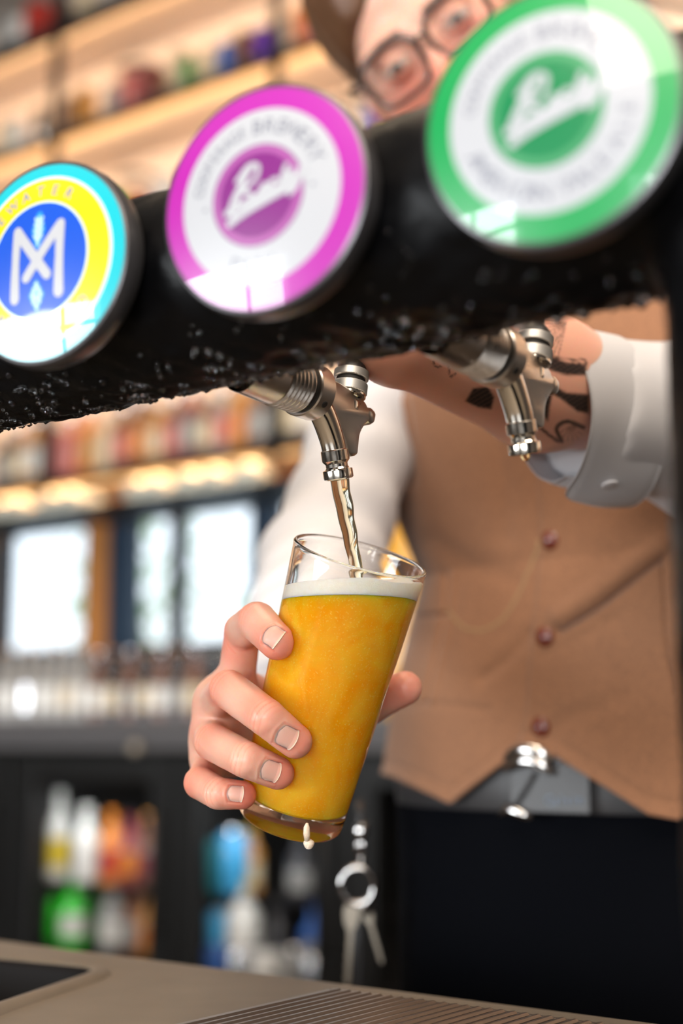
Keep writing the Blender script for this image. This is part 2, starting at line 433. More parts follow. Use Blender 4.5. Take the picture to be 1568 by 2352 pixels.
# front edges measured where the first post stands (px 120)
z2 = zy(120, 305); z1 = zy(120, 52); SP = z1 - z2
SHELF_Z = [z1, z2, z2 - SP, z2 - 2 * SP, zy(300, 1066)]
SHELF_NAMES = ['topmost shelf', 'second shelf', 'third shelf', 'fourth shelf', 'lowest open shelf']
SX0, SX1 = -5.6, 1.6
post_x = [PY(120, 300, Y_SHELF).x, PY(628, 200, Y_SHELF).x]; bay = post_x[1] - post_x[0]
shelf = empty('back_bar_shelving', ((SX0 + SX1) / 2, Y_SHELF + .13, 0))
tag(shelf, 'tall black steel shelving on the peach wall with warm strip lights under its shelves', 'shelving')
sc_ = Vector(((SX0 + SX1) / 2, Y_SHELF + .13, 0))
def rel(c): return Vector(c) - sc_
M_['led'] = mat('warm_led', (1, .7, .4), .5, emit=(1.0, 0.45, 0.12, .9))
for i, z in enumerate(SHELF_Z):
    th = .055 if i == 0 else .028
    box('shelf_board', rel(((SX0 + SX1) / 2, Y_SHELF + .145, z - .010)), (SX1 - SX0, .25, .020), M_['plaster'], shelf, .002)
    box('shelf_front_bar', rel(((SX0 + SX1) / 2, Y_SHELF + .010, z - th / 2)), (SX1 - SX0, .020, th), M_['black_metal'], shelf, .003)
    box('led_strip', rel(((SX0 + SX1) / 2, Y_SHELF + .034, z - .028)), (SX1 - SX0, .014, .014), M_['led'], shelf, .002)
    a = area('strip_light', ((SX0 + SX1) / 2, Y_SHELF + .044, z - .032), ((SX0 + SX1) / 2, Y_WALL, z - .06), SX1 - SX0, .014, 7 if i < 4 else 3.5, (1.0, 0.66, 0.36))
px_ = post_x[0] - 3 * bay
k = 0
while px_ < SX1:
    if px_ > SX0:
        box('post', rel((px_, Y_SHELF + .012, (SHELF_Z[4] + 3.6) / 2 - .02)), (.028, .024, 3.6 - SHELF_Z[4] + .04), M_['black_metal'], shelf, .003)
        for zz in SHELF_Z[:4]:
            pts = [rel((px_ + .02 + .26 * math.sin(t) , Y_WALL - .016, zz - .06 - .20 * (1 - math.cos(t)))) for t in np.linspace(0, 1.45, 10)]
            tube('brace_shadow_rod', pts, .010, M_['black_metal'], shelf, 6)  # dark rods stand in for bracket shadows on the wall
    px_ += bay
# hanging glass rack board just above the windows
Z_RACK = zy(300, 1152)
rack = empty('glass_rack', ((SX0 + SX1) / 2, Y_SHELF + .1, Z_RACK)); tag(rack, 'thin dark rack shelf of upturned glasses above the windows', 'shelf')
box('rack_board', (0, 0, 0), (SX1 - SX0, .22, .014), M_['black_metal'], rack, .002)
for i in range(10):
    box('hanger', (-3.4 + i * .75, .08, (SHELF_Z[4] - .028 - Z_RACK) / 2), (.012, .012, SHELF_Z[4] - .028 - Z_RACK - .012), M_['black_metal'], rack)

# ------------------------------------------------------------------ containers on the shelves
def bcol(name, c, **k): return mat(name, c, k.pop('rough', .28), coat=k.pop('coat', .5), **k)
CC = {'green': (0.05, .22, .05), 'blue': (.03, .12, .42), 'purple': (.10, .02, .32), 'red': (.42, .03, .02), 'brown': (.16, .06, .03),
      'white': (.72, .70, .66), 'cream': (.62, .50, .33), 'orange': (.62, .19, .02), 'pink': (.55, .16, .14), 'amber': (.50, .22, .04),
      'black': (.015, .015, .02), 'grey': (.28, .27, .26), 'teal': (.02, .22, .26), 'lime': (.16, .42, .02), 'yellow': (.72, .52, .04),
      'maroon': (.20, .03, .04), 'sky blue': (.05, .33, .62), 'silver': (.5, .5, .52)}
CM = {k: bcol('sleeve_' + k.replace(' ', '_'), c) for k, c in CC.items()}
CM['silver'] = mat('can_silver', (.7, .7, .72), .25, 1.0)
M_['bright_green'] = mat('bright_green_bottle', (.02, .62, .02), .25, coat=.6)
def make_can(h=.125, r=.031):
    me1 = lathe_data([(0, .004), (r * .72, 0), (r * .9, .006), (r, .014), (r, h - .018), (r * .86, h - .004)], 20)
    me2 = lathe_data([(r * .86, h - .004), (r * .86, h), (r * .8, h), (r * .76, h - .004), (0, h - .004)], 20)
    return me1, me2
def make_bottle(h=.23, r=.031):
    b = lathe_data([(0, .006), (r * .8, 0), (r, .006), (r, h * .56), (r * .9, h * .64), (r * .44, h * .77), (r * .38, h * .93), (r * .42, h * .945), (r * .42, h * .955)], 20)
    c = lathe_data([(r * .45, h * .945), (r * .46, h * .95), (r * .45, h), (0, h)], 16)
    l = lathe_data([(r * 1.012, h * .15), (r * 1.012, h * .47)], 20)
    return b, c, l
def make_spirit(h=.27, r=.037):
    b = lathe_data([(0, .006), (r * .85, 0), (r, .007), (r, h * .62), (r * .85, h * .70), (r * .36, h * .76), (r * .34, h * .88)], 20)
    c = lathe_data([(r * .40, h * .87), (r * .42, h * .88), (r * .42, h), (0, h)], 16)
    l = lathe_data([(r * 1.012, h * .14), (r * 1.012, h * .52)], 20)
    return b, c, l
def mesh_of(name, VF):
    me = bpy.data.meshes.new(name); me.from_pydata([tuple(v) for v in VF[0]], [], VF[1])
    me.polygons.foreach_set('use_smooth', [True] * len(me.polygons)); me.set_sharp_from_angle(angle=math.radians(40)); return me
_cache = {}
def part_mesh(key, VF, m):
    k = (key, m.name)
    if k not in _cache:
        me = mesh_of(key, VF); me.materials.append(m); _cache[k] = me
    return _cache[k]
CAN = make_can(); BOT = make_bottle(); SPI = make_spirit()
def put_can(loc, col, label, group=None, s=1.0):
    o = bpy.data.objects.new('drink_can', part_mesh('can_body', CAN[0], CM[col])); COL.objects.link(o); o.location = loc; o.scale = (s, s, s)
    l = bpy.data.objects.new('lid', part_mesh('can_lid', CAN[1], CM['silver'])); COL.objects.link(l); l.parent = o
    return tag(o, label, 'can', group)
def put_bottle(loc, body, lab, cap, label, group=None, s=(1, 1, 1), kind=BOT, name='bottle'):
    key = 'beer' if kind is BOT else 'spirit'
    o = bpy.data.objects.new(name, part_mesh(key + '_bottle_body', kind[0], body if not isinstance(body, str) else CM[body])); COL.objects.link(o); o.location = loc; o.scale = s
    for nm, VF, c in (('bottle_cap', kind[1], cap), ('paper_label', kind[2], lab)):
        if c is None: continue
        q = bpy.data.objects.new(nm, part_mesh(key + nm, VF, c if not isinstance(c, str) else CM[c])); COL.objects.link(q); q.parent = o
    return tag(o, label, 'bottle', group)
ORD = ['first', 'second', 'third', 'fourth', 'fifth', 'sixth', 'seventh', 'eighth', 'ninth', 'tenth', 'eleventh', 'twelfth', 'thirteenth', 'fourteenth',
       'fifteenth', 'sixteenth', 'seventeenth', 'eighteenth', 'nineteenth', 'twentieth', 'twenty-first', 'twenty-second', 'twenty-third', 'twenty-fourth', 'twenty-fifth', 'twenty-sixth']
# (photo column, colour) read off along each shelf, far end first
ROWS = {
 0: [(12, 'grey'), (40, 'white'), (75, 'red'), (98, 'red'), (140, 'brown'), (190, 'cream')],
 1: [(20, 'cream'), (48, 'white'), (100, 'silver'), (170, 'brown'), (200, 'amber'), (262, 'grey'), (300, 'pink'), (345, 'maroon'), (365, 'brown'), (415, 'cream'),
     (432, 'green'), (480, 'cream'), (520, 'blue'), (560, 'brown'), (602, 'purple'), (650, 'white'), (695, 'orange'), (712, 'pink'), (760, 'cream'), (800, 'grey'), (850, 'amber'), (905, 'cream')],
 2: [(200, 'grey'), (275, 'lime'), (318, 'orange'), (335, 'maroon'), (385, 'white'), (440, 'brown'), (500, 'cream'), (840, 'white'), (862, 'purple'), (893, 'yellow'), (930, 'brown')],
}
for r, lst in ROWS.items():
    for i, (px, c) in enumerate(lst):
        yy = Y_SHELF + .06; z = SHELF_Z[r]
        p = PY(px, 200, yy); loc = (p.x, yy, z)
        s = 1.0 + .12 * math.sin(px * 1.7)
        lb = '%s drink can, %s along the %s from its far end' % (c, ORD[i], SHELF_NAMES[r])
        put_can(loc, c, lb, 'cans on the ' + SHELF_NAMES[r], s)
# lowest open shelf : squat spirit bottles with catching shoulders
row5 = [(14, 'black', 'grey'), (50, 'brown', 'cream'), (86, 'amber', 'white'), (128, 'maroon', 'maroon'), (165, 'pink', 'pink'), (205, 'orange', 'amber'), (246, 'cream', 'cream'),
        (284, 'brown', 'pink'), (322, 'brown', 'orange'), (362, 'amber', 'cream'), (402, 'brown', 'pink'), (440, 'maroon', 'grey'), (480, 'brown', 'cream'),
        (518, 'grey', 'pink'), (556, 'amber', 'orange'), (596, 'brown', 'grey'), (636, 'black', 'white'), (676, 'black', 'cream'), (716, 'brown', 'white')]
for i, (px, c, l) in enumerate(row5):
    p = PY(px, 1040, Y_SHELF + .07)
    put_bottle((p.x, p.y, SHELF_Z[4]), c, l, 'silver' if i % 3 else 'white', '%s spirit bottle with a %s label, %s along the lowest open shelf' % (c, l, ORD[i]),
               'spirit bottles on the lowest open shelf', (1.05, 1.05, .72 + .05 * (i % 3)), SPI, 'spirit_bottle')
# upturned bowls and stemless glasses on the thin rack
M_['bowl'] = mat('pale_china', (.74, .76, .68), .12, coat=.6)
bowl = lathe_data([(0, .05), (.022, .05), (.024, .046), (.05, .03), (.062, .006), (.062, 0), (.058, 0), (.045, .028), (0, .044)], 24)
for i, px in enumerate([20, 52, 92, 132, 172, 212, 330, 368, 406, 446, 500, 540, 580]):
    p = PY(px, 1130, Y_SHELF + .08)
    for k in range(2 if i % 3 != 2 else 1):
        o = bpy.data.objects.new('china_bowl', part_mesh('bowl', bowl, M_['bowl'])); COL.objects.link(o); o.location = (p.x, p.y, Z_RACK + .007 + k * .026)
        tag(o, 'upturned pale bowl, %s of its stack, %s stack along the thin rack above the windows' % ('bottom' if k == 0 else 'top', ORD[i]), 'bowl', 'bowls on the thin rack')

# ------------------------------------------------------------------ back counter with glasses and bottles, fridges under it
Z_BC = zy(300, 1652); Z_FR = zy(300, 1718)
yf = Y_SHELF - .30                                       # front of the back counter
Z_BC = PY(300, 1652, yf).z; Z_FR = PY(300, 1722, yf).z
bc = empty('back_counter', (-2.0, yf + .28, Z_FR)); tag(bc, 'long dark grey back counter holding glasses and bottles below the windows', 'counter')
box('worktop', (0, 0, Z_BC - Z_FR - .02), (7.2, .58, .04), M_['bar_grey'], bc, .006)
box('front_rail', (0, -.265, (Z_BC - .04 - Z_FR) / 2), (7.2, .02, Z_BC - .04 - Z_FR), M_['bar_grey'], bc, .003)
hk = lathe('rail_knob', [(0, 0), (.012, 0), (.015, .008), (.009, .018), (0, .02)], M_['brass'], None, 16, axis=(0, -1, 0))
pk = PY(318, 1718, yf); hk.parent = bc; hk.location = Vector((pk.x, yf - .005, pk.z)) - Vector((-2.0, yf + .28, Z_FR))
# tumblers (clear glass) in a line at the back, labelled bottles in front
tum = lathe_data([(0, .0), (.024, 0), (.027, .004), (.033, .105), (.0315, .105), (.026, .008), (0, .008)], 20)
ts = [20, 58, 96, 134, 172, 210, 248, 286, 324, 362, 400, 438, 476, 514, 552, 590, 628]
for i, px in enumerate(ts):
    for k in range(2):
        yy = yf + .36 + .09 * k; p = PY(px + k * 17, 1560, yy)
        o = bpy.data.objects.new('tumbler', part_mesh('tumbler', tum, M_['thin'])); COL.objects.link(o); o.location = (p.x, yy, Z_BC); o.scale = (1.05, 1.05, 1.75 if k else 1.5)
        tag(o, 'clear tall tumbler, %s from the far end in the %s row on the back counter' % (ORD[i], 'wall-side' if k else 'second'), 'glass', 'tumblers on the back counter')
row6 = [(6, 'grey', 'white'), (34, 'grey', 'white'), (64, 'grey', 'silver'), (96, 'grey', 'white'), (128, 'grey', 'white'), (160, 'grey', 'cream'), (190, 'grey', 'white'), (228, 'brown', 'white'),
        (262, 'black', 'cream'), (300, 'brown', 'grey'), (336, 'black', 'cream'), (372, 'brown', 'white'), (408, 'black', 'grey'), (446, 'brown', 'cream')]
for i, (px, c, l) in enumerate(row6):
    yy = yf + .13; p = PY(px, 1600, yy)
    put_bottle((p.x, yy, Z_BC), c, l, 'silver' if i % 2 else 'amber', '%s bottle with a %s label, %s in the front row on the back counter' % (c, l, ORD[i]),
               'labelled bottles on the back counter', (.92, .92, .88 if px < 200 else .78), BOT)
# fridges
FR = [(-330, 30), (44, 412), (416, 800), (806, 1180)]
Z_F0 = .10
yd = yf + .03
def fx(px): return PY(px, 1950, yd).x
FLAB = ['black bottle fridge at the far end under the back counter', 'black bottle fridge holding green bottles under the back counter',
        'black bottle fridge holding blue and white bottles under the back counter', 'black bottle fridge under the back counter behind the bartender']
for i, (a, b) in enumerate(FR):
    x0, x1 = fx(a), fx(b); xc = (x0 + x1) / 2; w = x1 - x0; H = Z_FR - Z_F0 - .01
    f = empty('bottle_fridge', (xc, yd + .25, Z_F0)); tag(f, FLAB[i], 'fridge', 'fridges under the back counter')
    bm = bmesh.new()
    for s in (-1, 1): add_box(bm, (s * (w / 2 - .012), 0, H / 2), (.024, .5, H), .003)
    add_box(bm, (0, .24, H / 2), (w - .03, .02, H), 0); add_box(bm, (0, 0, .012), (w - .03, .5, .024), 0); add_box(bm, (0, 0, H - .03), (w - .03, .5, .06), 0)
    bm_obj('cabinet', bm, M_['fridge_black'], f)
    d = bmesh.new()
    for s in (-1, 1): add_box(d, (s * (w / 2 - .04), -.262, H / 2), (.075, .024, H - .01), .003)
    add_box(d, (0, -.262, H - .035), (w - .15, .024, .06), .003); add_box(d, (0, -.262, .05), (w - .15, .024, .09), .003)
    door = bm_obj('door', d, M_['fridge_black'], f)
    box('pane', (0, -.262, H / 2), (w - .14, .006, H - .13), M_['thin'], door)
    tube('door_handle', [(w / 2 - .035, -.275, H * .55), (w / 2 - .035, -.305, H * .56), (w / 2 - .035, -.305, H * .84), (w / 2 - .035, -.275, H * .85)], .007, M_['black_metal'], door, 8)
    for zz in (zy(200, 2030, yd + .1), zy(200, 2180, yd + .1)):
        bm = bmesh.new()
        for t in np.linspace(-.2, .2, 9): add_box(bm, (0, t, zz - Z_F0), (w - .06, .004, .004))
        for s in (-1, 0, 1): add_box(bm, (s * (w / 2 - .06), 0, zz - Z_F0 - .004), (.004, .42, .004))
        bm_obj('wire_shelf', bm, M_['black_metal'], f)
    if i in (1, 2):
        area('fridge_light', (xc, yd + .03, Z_FR - .09), (xc, yd + .2, .5), w - .2, .03, .75, (.9, .97, 1.0))
zs = [zy(200, 2030, yd + .1) + .003, zy(200, 2180, yd + .1) + .003]
def fridge_bottle(px, row, hpx, body, lab, cap, label, wide=1.0, y=.11, kind=BOT):
    yy = yd + y; p = PY(px, 2000, yy); d = proj([p])[0, 2]
    h = hpx * d / FPX; base = .23 if kind is BOT else .27
    put_bottle((p.x, yy, zs[row]), body, lab, cap, label, 'bottles in the fridges', (wide, wide, h / base), kind)
def fridge_can(px, row, c, label, s=1.0, y=.1):
    yy = yd + y; p = PY(px, 2000, yy); put_can((p.x, yy, zs[row]), c, label, 'cans in the fridges', s)
fridge_bottle(133, 0, 200, 'white', 'yellow', 'white', 'pale bottle with a yellow label, upper shelf of the fridge with green bottles', 1.0)
fridge_bottle(197, 0, 170, 'white', 'white', 'white', 'plain white bottle on the upper shelf beside the yellow-labelled one', 1.05)
fridge_bottle(255, 0, 165, 'orange', 'red', 'orange', 'orange bottle with a red label on the upper fridge shelf', 1.0)
fridge_bottle(300, 0, 165, 'maroon', 'orange', 'black', 'maroon bottle with an orange label on the upper fridge shelf', .95)
fridge_bottle(340, 0, 165, 'brown', 'maroon', 'amber', 'brown bottle with a maroon label next to the fridge door edge', .9)
fridge_bottle(118, 1, 150, M_['bright_green'], M_['bright_green'], 'white', 'bright green bottle with a white cap on the lower fridge shelf', .95)
fridge_bottle(172, 1, 150, M_['bright_green'], 'white', M_['bright_green'], 'bright green bottle with a white label on the lower fridge shelf', 1.15)
fridge_bottle(215, 1, 145, 'green', 'green', 'green', 'dark green bottle behind the bright green ones on the lower fridge shelf', 1.0, .2)
fridge_bottle(262, 1, 145, 'grey', 'white', 'grey', 'grey bottle with a pale label on the lower fridge shelf', 1.1)
fridge_bottle(312, 1, 145, 'brown', 'grey', 'brown', 'brown bottle with a grey label on the lower fridge shelf', 1.0)
fridge_bottle(345, 1, 135, 'amber', 'orange', 'black', 'amber bottle with an orange label on the lower fridge shelf', .9)
fridge_can(502, 0, 'teal', 'teal can on the upper shelf of the second fridge', 1.05)
fridge_can(534, 0, 'sky blue', 'sky blue can beside the teal one on the upper shelf', 1.2)
fridge_bottle(575, 0, 150, 'amber', 'cream', 'yellow', 'amber bottle with a cream label on the upper shelf of the second fridge', .9, .16)
fridge_bottle(690, 0, 150, 'black', 'grey', 'silver', 'black bottle with a grey label on the upper shelf of the second fridge', .95)
fridge_bottle(762, 0, 160, 'grey', 'white', 'silver', 'pale grey-green bottle near the key ring on the upper shelf', 1.2)
fridge_can(508, 1, 'sky blue', 'sky blue can on the lower shelf of the second fridge', 1.05)
fridge_bottle(560, 1, 185, 'white', 'white', 'yellow', 'white bottle with a bright yellow cap in the second fridge', 1.35)
fridge_bottle(640, 1, 150, 'black', 'black', 'silver', 'black bottle with a silver cap on the lower shelf of the second fridge', .95)
fridge_bottle(722, 1, 160, 'blue', 'grey', 'blue', 'dark blue bottle on the lower shelf of the second fridge', .95)
# milk-white cans on a low crate shelf at the foot of the second fridge
zlow = PY(600, 2330, yd + .1).z
for i, px in enumerate([506, 552, 612, 672, 718, 766]):
    yy = yd + .08; p = PY(px, 2200, yy)
    put_can((p.x, yy, zlow - .0), ['blue', 'silver', 'white', 'grey', 'silver', 'white'][i], '%s can, %s from the door post on the bottom shelf of the second fridge' % (['blue', 'silver', 'white', 'grey', 'silver', 'white'][i], ORD[i]), 'cans on the bottom fridge shelf', 1.25)
x0, x1 = fx(416), fx(800)
# bright amber canister behind the bartender, seen between sleeve and waistcoat
yl = yf + .2
pa = PY(940, 1285, yl)
cn = lathe('amber_canister', [(0, 0), (.068, 0), (.072, .01), (.072, .22), (.06, .25), (.03, .262), (0, .264)], mat('amber_enamel', (.80, .40, .05), .3, coat=.6), None, 28)
cn.location = (pa.x, yl, Z_BC); cn.scale = (1, 1, (PY(940, 1105, yl).z - Z_BC) / .264)
tag(cn, 'bright amber canister on the back counter behind the bartender', 'canister')
box('canister_band', (0, 0, .235), (.10, .10, .012), M_['brass'], cn, .004)

# ------------------------------------------------------------------ bar counter with sunken sink and drip tray
Y_CE = 0.74
Z_C = PY(800, 2262, Y_CE).z
M_['steel_top'] = M_['steel']
counter = empty('bar_counter', (-0.6, .5, 0)); tag(counter, 'grey steel bar counter with a sunken sink, under the taps', 'counter')
co = Vector((-0.6, .5, 0))
def onc(px, py): return PZ(px, py, Z_C)
sink = [onc(*q) for q in ((-420, 2176), (-200, 2193), (0, 2213), (150, 2228), (196, 2233), (214, 2239), (196, 2248), (0, 2314), (-200, 2388), (-420, 2470))]
outer = [(-2.6, Y_CE), (-2.6, .16), (1.4, .16), (1.4, Y_CE)]
ol = [Vector((x, y, Z_C)) for x, y in outer]
def inset(poly, d):
    c = sum(poly, Vector()) / len(poly); out = []
    n = len(poly)
    for i, p in enumerate(poly):
        e1 = (p - poly[i - 1]).normalized(); e2 = (poly[(i + 1) % n] - p).normalized()
        nn = Vector((-(e1 + e2).y, (e1 + e2).x, 0)).normalized()
        if (c - p).dot(nn) < 0: nn = -nn
        out.append(p + nn * d)
    return out
rim_o = inset(sink, -.012); 
tri = geometry.tessellate_polygon([ol, rim_o]); allv = ol + rim_o
V = [p - co for p in allv]; F = []
for t in tri:
    a, b, c = (allv[i] for i in t)
    F.append(t if (b - a).cross(c - a).z > 0 else t[::-1])
nb = len(V); n4 = 4
V += [p - co - Vector((0, 0, .045)) for p in ol]
for i in range(4):
    j = (i + 1) % 4; F.append((i, j, nb + j, nb + i))
F.append((nb, nb + 1, nb + 2, nb + 3))
pydata('worktop', V, F, M_['steel_top'], counter, False)
# sink lip (rounded) and basin
n = len(sink); prof = [(-.012, 0), (-.009, .003), (-.004, .0042), (.001, .003), (.003, -.002), (.004, -.09)]
V = []; F = []
for d, h in prof: V += [p + Vector((0, 0, h)) - co for p in inset(sink, d)]
for k in range(len(prof) - 1):
    for i in range(n):
        j = (i + 1) % n; F.append((k * n + i, k * n + j, (k + 1) * n + j, (k + 1) * n + i))
m_basin = mat('sink_basin', (.008, .007, .007), .6, spec=.12)
F.append(tuple(range((len(prof) - 1) * n, len(prof) * n)))
fm = [0] * (3 * n) + [1] * (2 * n + 1)
pydata('sink_basin', V, F, [M_['steel_top'], m_basin], counter, True, fm)
box('front_panel', Vector((-0.6, .2, Z_C / 2 - .03)) - co, (4.0, .05, Z_C - .05), M_['orange_wood'], counter, .003)
box('service_panel', Vector((-0.6, .69, Z_C / 2 - .03)) - co, (4.0, .03, Z_C - .05), M_['dark_wall'], counter, .003)
# drip tray: slats running across the bar
q0, q1 = onc(762, 2306), onc(1110, 2352)
ty1 = q0.y; tx0 = q0.x; tw, tl = .42, .16
tray = empty('drip_tray', (tx0 + tw / 2, ty1 - tl / 2, Z_C + .001)); tag(tray, 'slatted dark steel drip tray lying on the bar counter under the beer glass', 'drip tray')
m_tray = mat('tray_steel', (.16, .14, .125), .32, .8)
bm = bmesh.new()
add_box(bm, (0, tl / 2 - .002, .004), (tw, .004, .008), .001); add_box(bm, (0, -tl / 2 + .002, .004), (tw, .004, .008), .001)
add_box(bm, (-tw / 2 + .002, 0, .004), (.004, tl - .008, .008), .001); add_box(bm, (tw / 2 - .002, 0, .004), (.004, tl - .008, .008), .001)
bm_obj('tray_rim', bm, m_tray, tray)
box('tray_pan', (0, 0, .0008), (tw - .008, tl - .008, .0016), M_['dark_gap'], tray)
bm = bmesh.new(); add_box(bm, (0, 0, 0), (.0042, tl - .006, .006), .0012, None, 1); sl_me = bm_obj('slat', bm, m_tray, tray)
xs = np.arange(-tw / 2 + .008, tw / 2 - .006, .0072); sl_me.location = (xs[0], 0, .0062)
for x in xs[1:]:
    o = sl_me.copy(); COL.objects.link(o); o.location = (x, 0, .0062)

# ------------------------------------------------------------------ beer font : a fat wet black pipe on a column
A0 = P(612, 619, 0.646)
Y_PIPE, Z_PIPE, R_PIPE = A0.y, A0.z, 0.0478
X_COL = -0.156
RB = .055
path = [Vector((X_COL - 1.10, Y_PIPE, z)) for z in np.linspace(Z_C + .012, Z_PIPE - RB, 24)]
path += [Vector((X_COL - 1.10 + RB * (1 - math.cos(t)), Y_PIPE, Z_PIPE - RB + RB * math.sin(t))) for t in np.linspace(.12, math.pi / 2 - .12, 10)]
path += [Vector((x, Y_PIPE, Z_PIPE)) for x in np.linspace(X_COL - 1.10 + RB, X_COL - RB, 270)]
path += [Vector((X_COL - RB + RB * math.sin(t), Y_PIPE, Z_PIPE - RB + RB * math.cos(t))) for t in np.linspace(.12, math.pi / 2 - .12, 10)]
path += [Vector((X_COL, Y_PIPE, z)) for z in np.linspace(Z_PIPE - RB, Z_C + .012, 60)]
font = empty('beer_font', (X_COL - .55, Y_PIPE, Z_C)); tag(font, 'fat black wet beer font pipe crossing above the glass on its column', 'beer font')
fo = Vector(font.location)
NR = 84
V, F = tube_data(path, R_PIPE, NR, True)
V = np.array([tuple(v) for v in V]); cen = np.repeat(np.array([tuple(p) for p in path]), NR, 0)
nrm = (V - cen) / R_PIPE
n1 = smooth_noise(V, 420, 3, 3); n2 = smooth_noise(V, 900, 4, 2); n3 = smooth_noise(V, 130, 5, 2)
under = np.clip(-nrm[:, 2], 0, 1) ** 2
V = V + nrm * ((.0004 + .0011 * under) * n1 + (.00025 + .0006 * under) * n2 + .0012 * n3)[:, None]
pipe = pydata('pipe', V - np.array(fo), F, M_['wet_black'], font)
for x in (X_COL, X_COL - 1.10):
    lathe('base_flange', [(0, 0), (.066, 0), (.07, .003), (.07, .009), (.06, .014), (.047, .018), (0, .018)], M_['black_metal'], font, 48, Vector((x, Y_PIPE, Z_C)) - fo)
# water beads clinging to the pipe, thickest underneath
bm = bmesh.new(); r3 = np.random.default_rng(11)
for i in range(620):
    x = r3.uniform(-.66, X_COL - .05); a = r3.normal(-math.pi / 2, .55) if r3.random() < .72 else r3.uniform(-math.pi, .9)
    if math.cos(a) > .75: continue
    r = r3.uniform(.0006, .0019) * (1.35 if math.sin(a) < -.8 else 1)
    c = Vector((x, Y_PIPE + math.cos(a) * (R_PIPE + .0002), Z_PIPE + math.sin(a) * (R_PIPE + .0002))) - fo
    bmesh.ops.create_icosphere(bm, subdivisions=1, radius=r, matrix=Matrix.Translation(c))
tag(bm_obj('water_beads', bm, M_['water'], font, True), kind='stuff')

# ------------------------------------------------------------------ round badges on the font
RBAD = 0.0452; HD = 0.0042
Y_BADGE = Y_PIPE - R_PIPE - 0.012
def dome(x, z, e=0.0): return (x, -HD * (1 - (x * x + z * z) / RBAD ** 2) - e, z)
def pmat(name, c): return mat(name, c, .35, coat=1.0)
def annulus(name, r0, r1, m, parent, e=0.0, n=72, k=5):
    V = []; F = []
    if r0 <= 0: V.append(dome(0, 0, e)); rr = np.linspace(0, r1, k + 1)[1:]
    else: rr = np.linspace(r0, r1, k + 1)
    off = len(V)
    for r in rr:
        for i in range(n):
            t = 2 * math.pi * i / n; V.append(dome(r * math.cos(t), r * math.sin(t), e))
    if r0 <= 0:
        for i in range(n): F.append((0, off + i, off + (i + 1) % n))
    for q in range(len(rr) - 1):
        for i in range(n):
            j = (i + 1) % n; F.append((off + q * n + i, off + (q + 1) * n + i, off + (q + 1) * n + j, off + q * n + j))
    return pydata(name, V, F, m, parent)
_glyph = {}
def glyph(ch):
    if ch not in _glyph:
        cu = bpy.data.curves.new('glyph', 'FONT'); cu.body = ch; cu.size = 1.0; cu.align_x = 'CENTER'; cu.resolution_u = 2
        o = bpy.data.objects.new('glyph', cu); COL.objects.link(o); bpy.context.view_layer.update()
        me = o.to_mesh(); V = np.array([tuple(v.co) for v in me.vertices]) if len(me.vertices) else np.zeros((0, 3)); F = [tuple(p.vertices) for p in me.polygons]
        o.to_mesh_clear(); bpy.data.objects.remove(o); bpy.data.curves.remove(cu); _glyph[ch] = (V, F)
    return _glyph[ch]
def arc_text(txt, R, a0, a1, size, inward=False, bold=1.0):
    """letters along an arc from angle a0 to a1 (degrees); returns dome-mapped mesh data"""
    parts = []; n = len(txt)
    for i, ch in enumerate(txt):
        if ch == ' ': continue
        a = math.radians(a0 + (a1 - a0) * (i / (n - 1) if n > 1 else .5)); V, F = glyph(ch)
        out = []
        for v in V:
            lx, ly = v[0] * size * bold, (v[1] - .35) * size
            if inward: ca = a + math.pi / 2
            else: ca = a - math.pi / 2
            X = R * math.cos(a) + lx * math.cos(ca) - ly * math.sin(ca); Z = R * math.sin(a) + lx * math.sin(ca) + ly * math.cos(ca)
            out.append(dome(X, Z, .00012))
        parts.append((out, F))
    return parts
def ribbon(pts, w, e=.00014):
    """flat brush stroke following pts (disc coords), width w or per-point widths"""
    ws = w if hasattr(w, '__len__') else [w] * len(pts)
    if len(pts) < 8:
        tt = np.linspace(0, len(pts) - 1, 22); ar = np.array([tuple(map(float, p)) for p in pts])
        ws = np.interp(tt, range(len(pts)), ws); pts = np.stack([np.interp(tt, range(len(pts)), ar[:, i]) for i in (0, 1)], 1)
    P2 = [v3(p) for p in pts]; n = len(P2); V = []; F = []
    for i in range(n):
        t = P2[min(i + 1, n - 1)] - P2[max(i - 1, 0)]; t = t / (np.linalg.norm(t) + 1e-9); s = v3((-t[1], t[0])) * ws[i] / 2
        for q in (P2[i] + s, P2[i] - s): V.append(dome(q[0], q[1], e))
        if i: F.append((2 * i - 2, 2 * i - 1, 2 * i + 1, 2 * i))
    for end in (0, n - 1):                                   # round caps
        c = len(V); 
        for k in range(10): V.append(dome(P2[end][0] + ws[end] / 2 * math.cos(k * .6283), P2[end][1] + ws[end] / 2 * math.sin(k * .6283), e + .00001))
        F.append(tuple(range(c, c + 10)))
    return V, F
M_['badge_rim'] = mat('badge_rim', (.10, .095, .10), .3, .7)
M_['ink'] = mat('grey_ink', (.16, .17, .21), .35, coat=1.0)
M_['badge_white'] = pmat('badge_white', (.38, .39, .42))
def badge_base(loc, label):
    b = empty('tap_badge', loc, math.radians(8.4)); tag(b, label, 'badge')
    lathe('rim', [(.0, .016), (.040, .016), (.0462, .0125), (.0475, .008), (.0475, .003), (.0466, .0005), (RBAD, 0)], M_['badge_rim'], b, 72, axis=(0, 1, 0))
    lathe('mount', [(0, .012), (.016, .012), (.016, .030), (0, .030)], M_['black_metal'], b, 24, axis=(0, 1, 0))
    return b
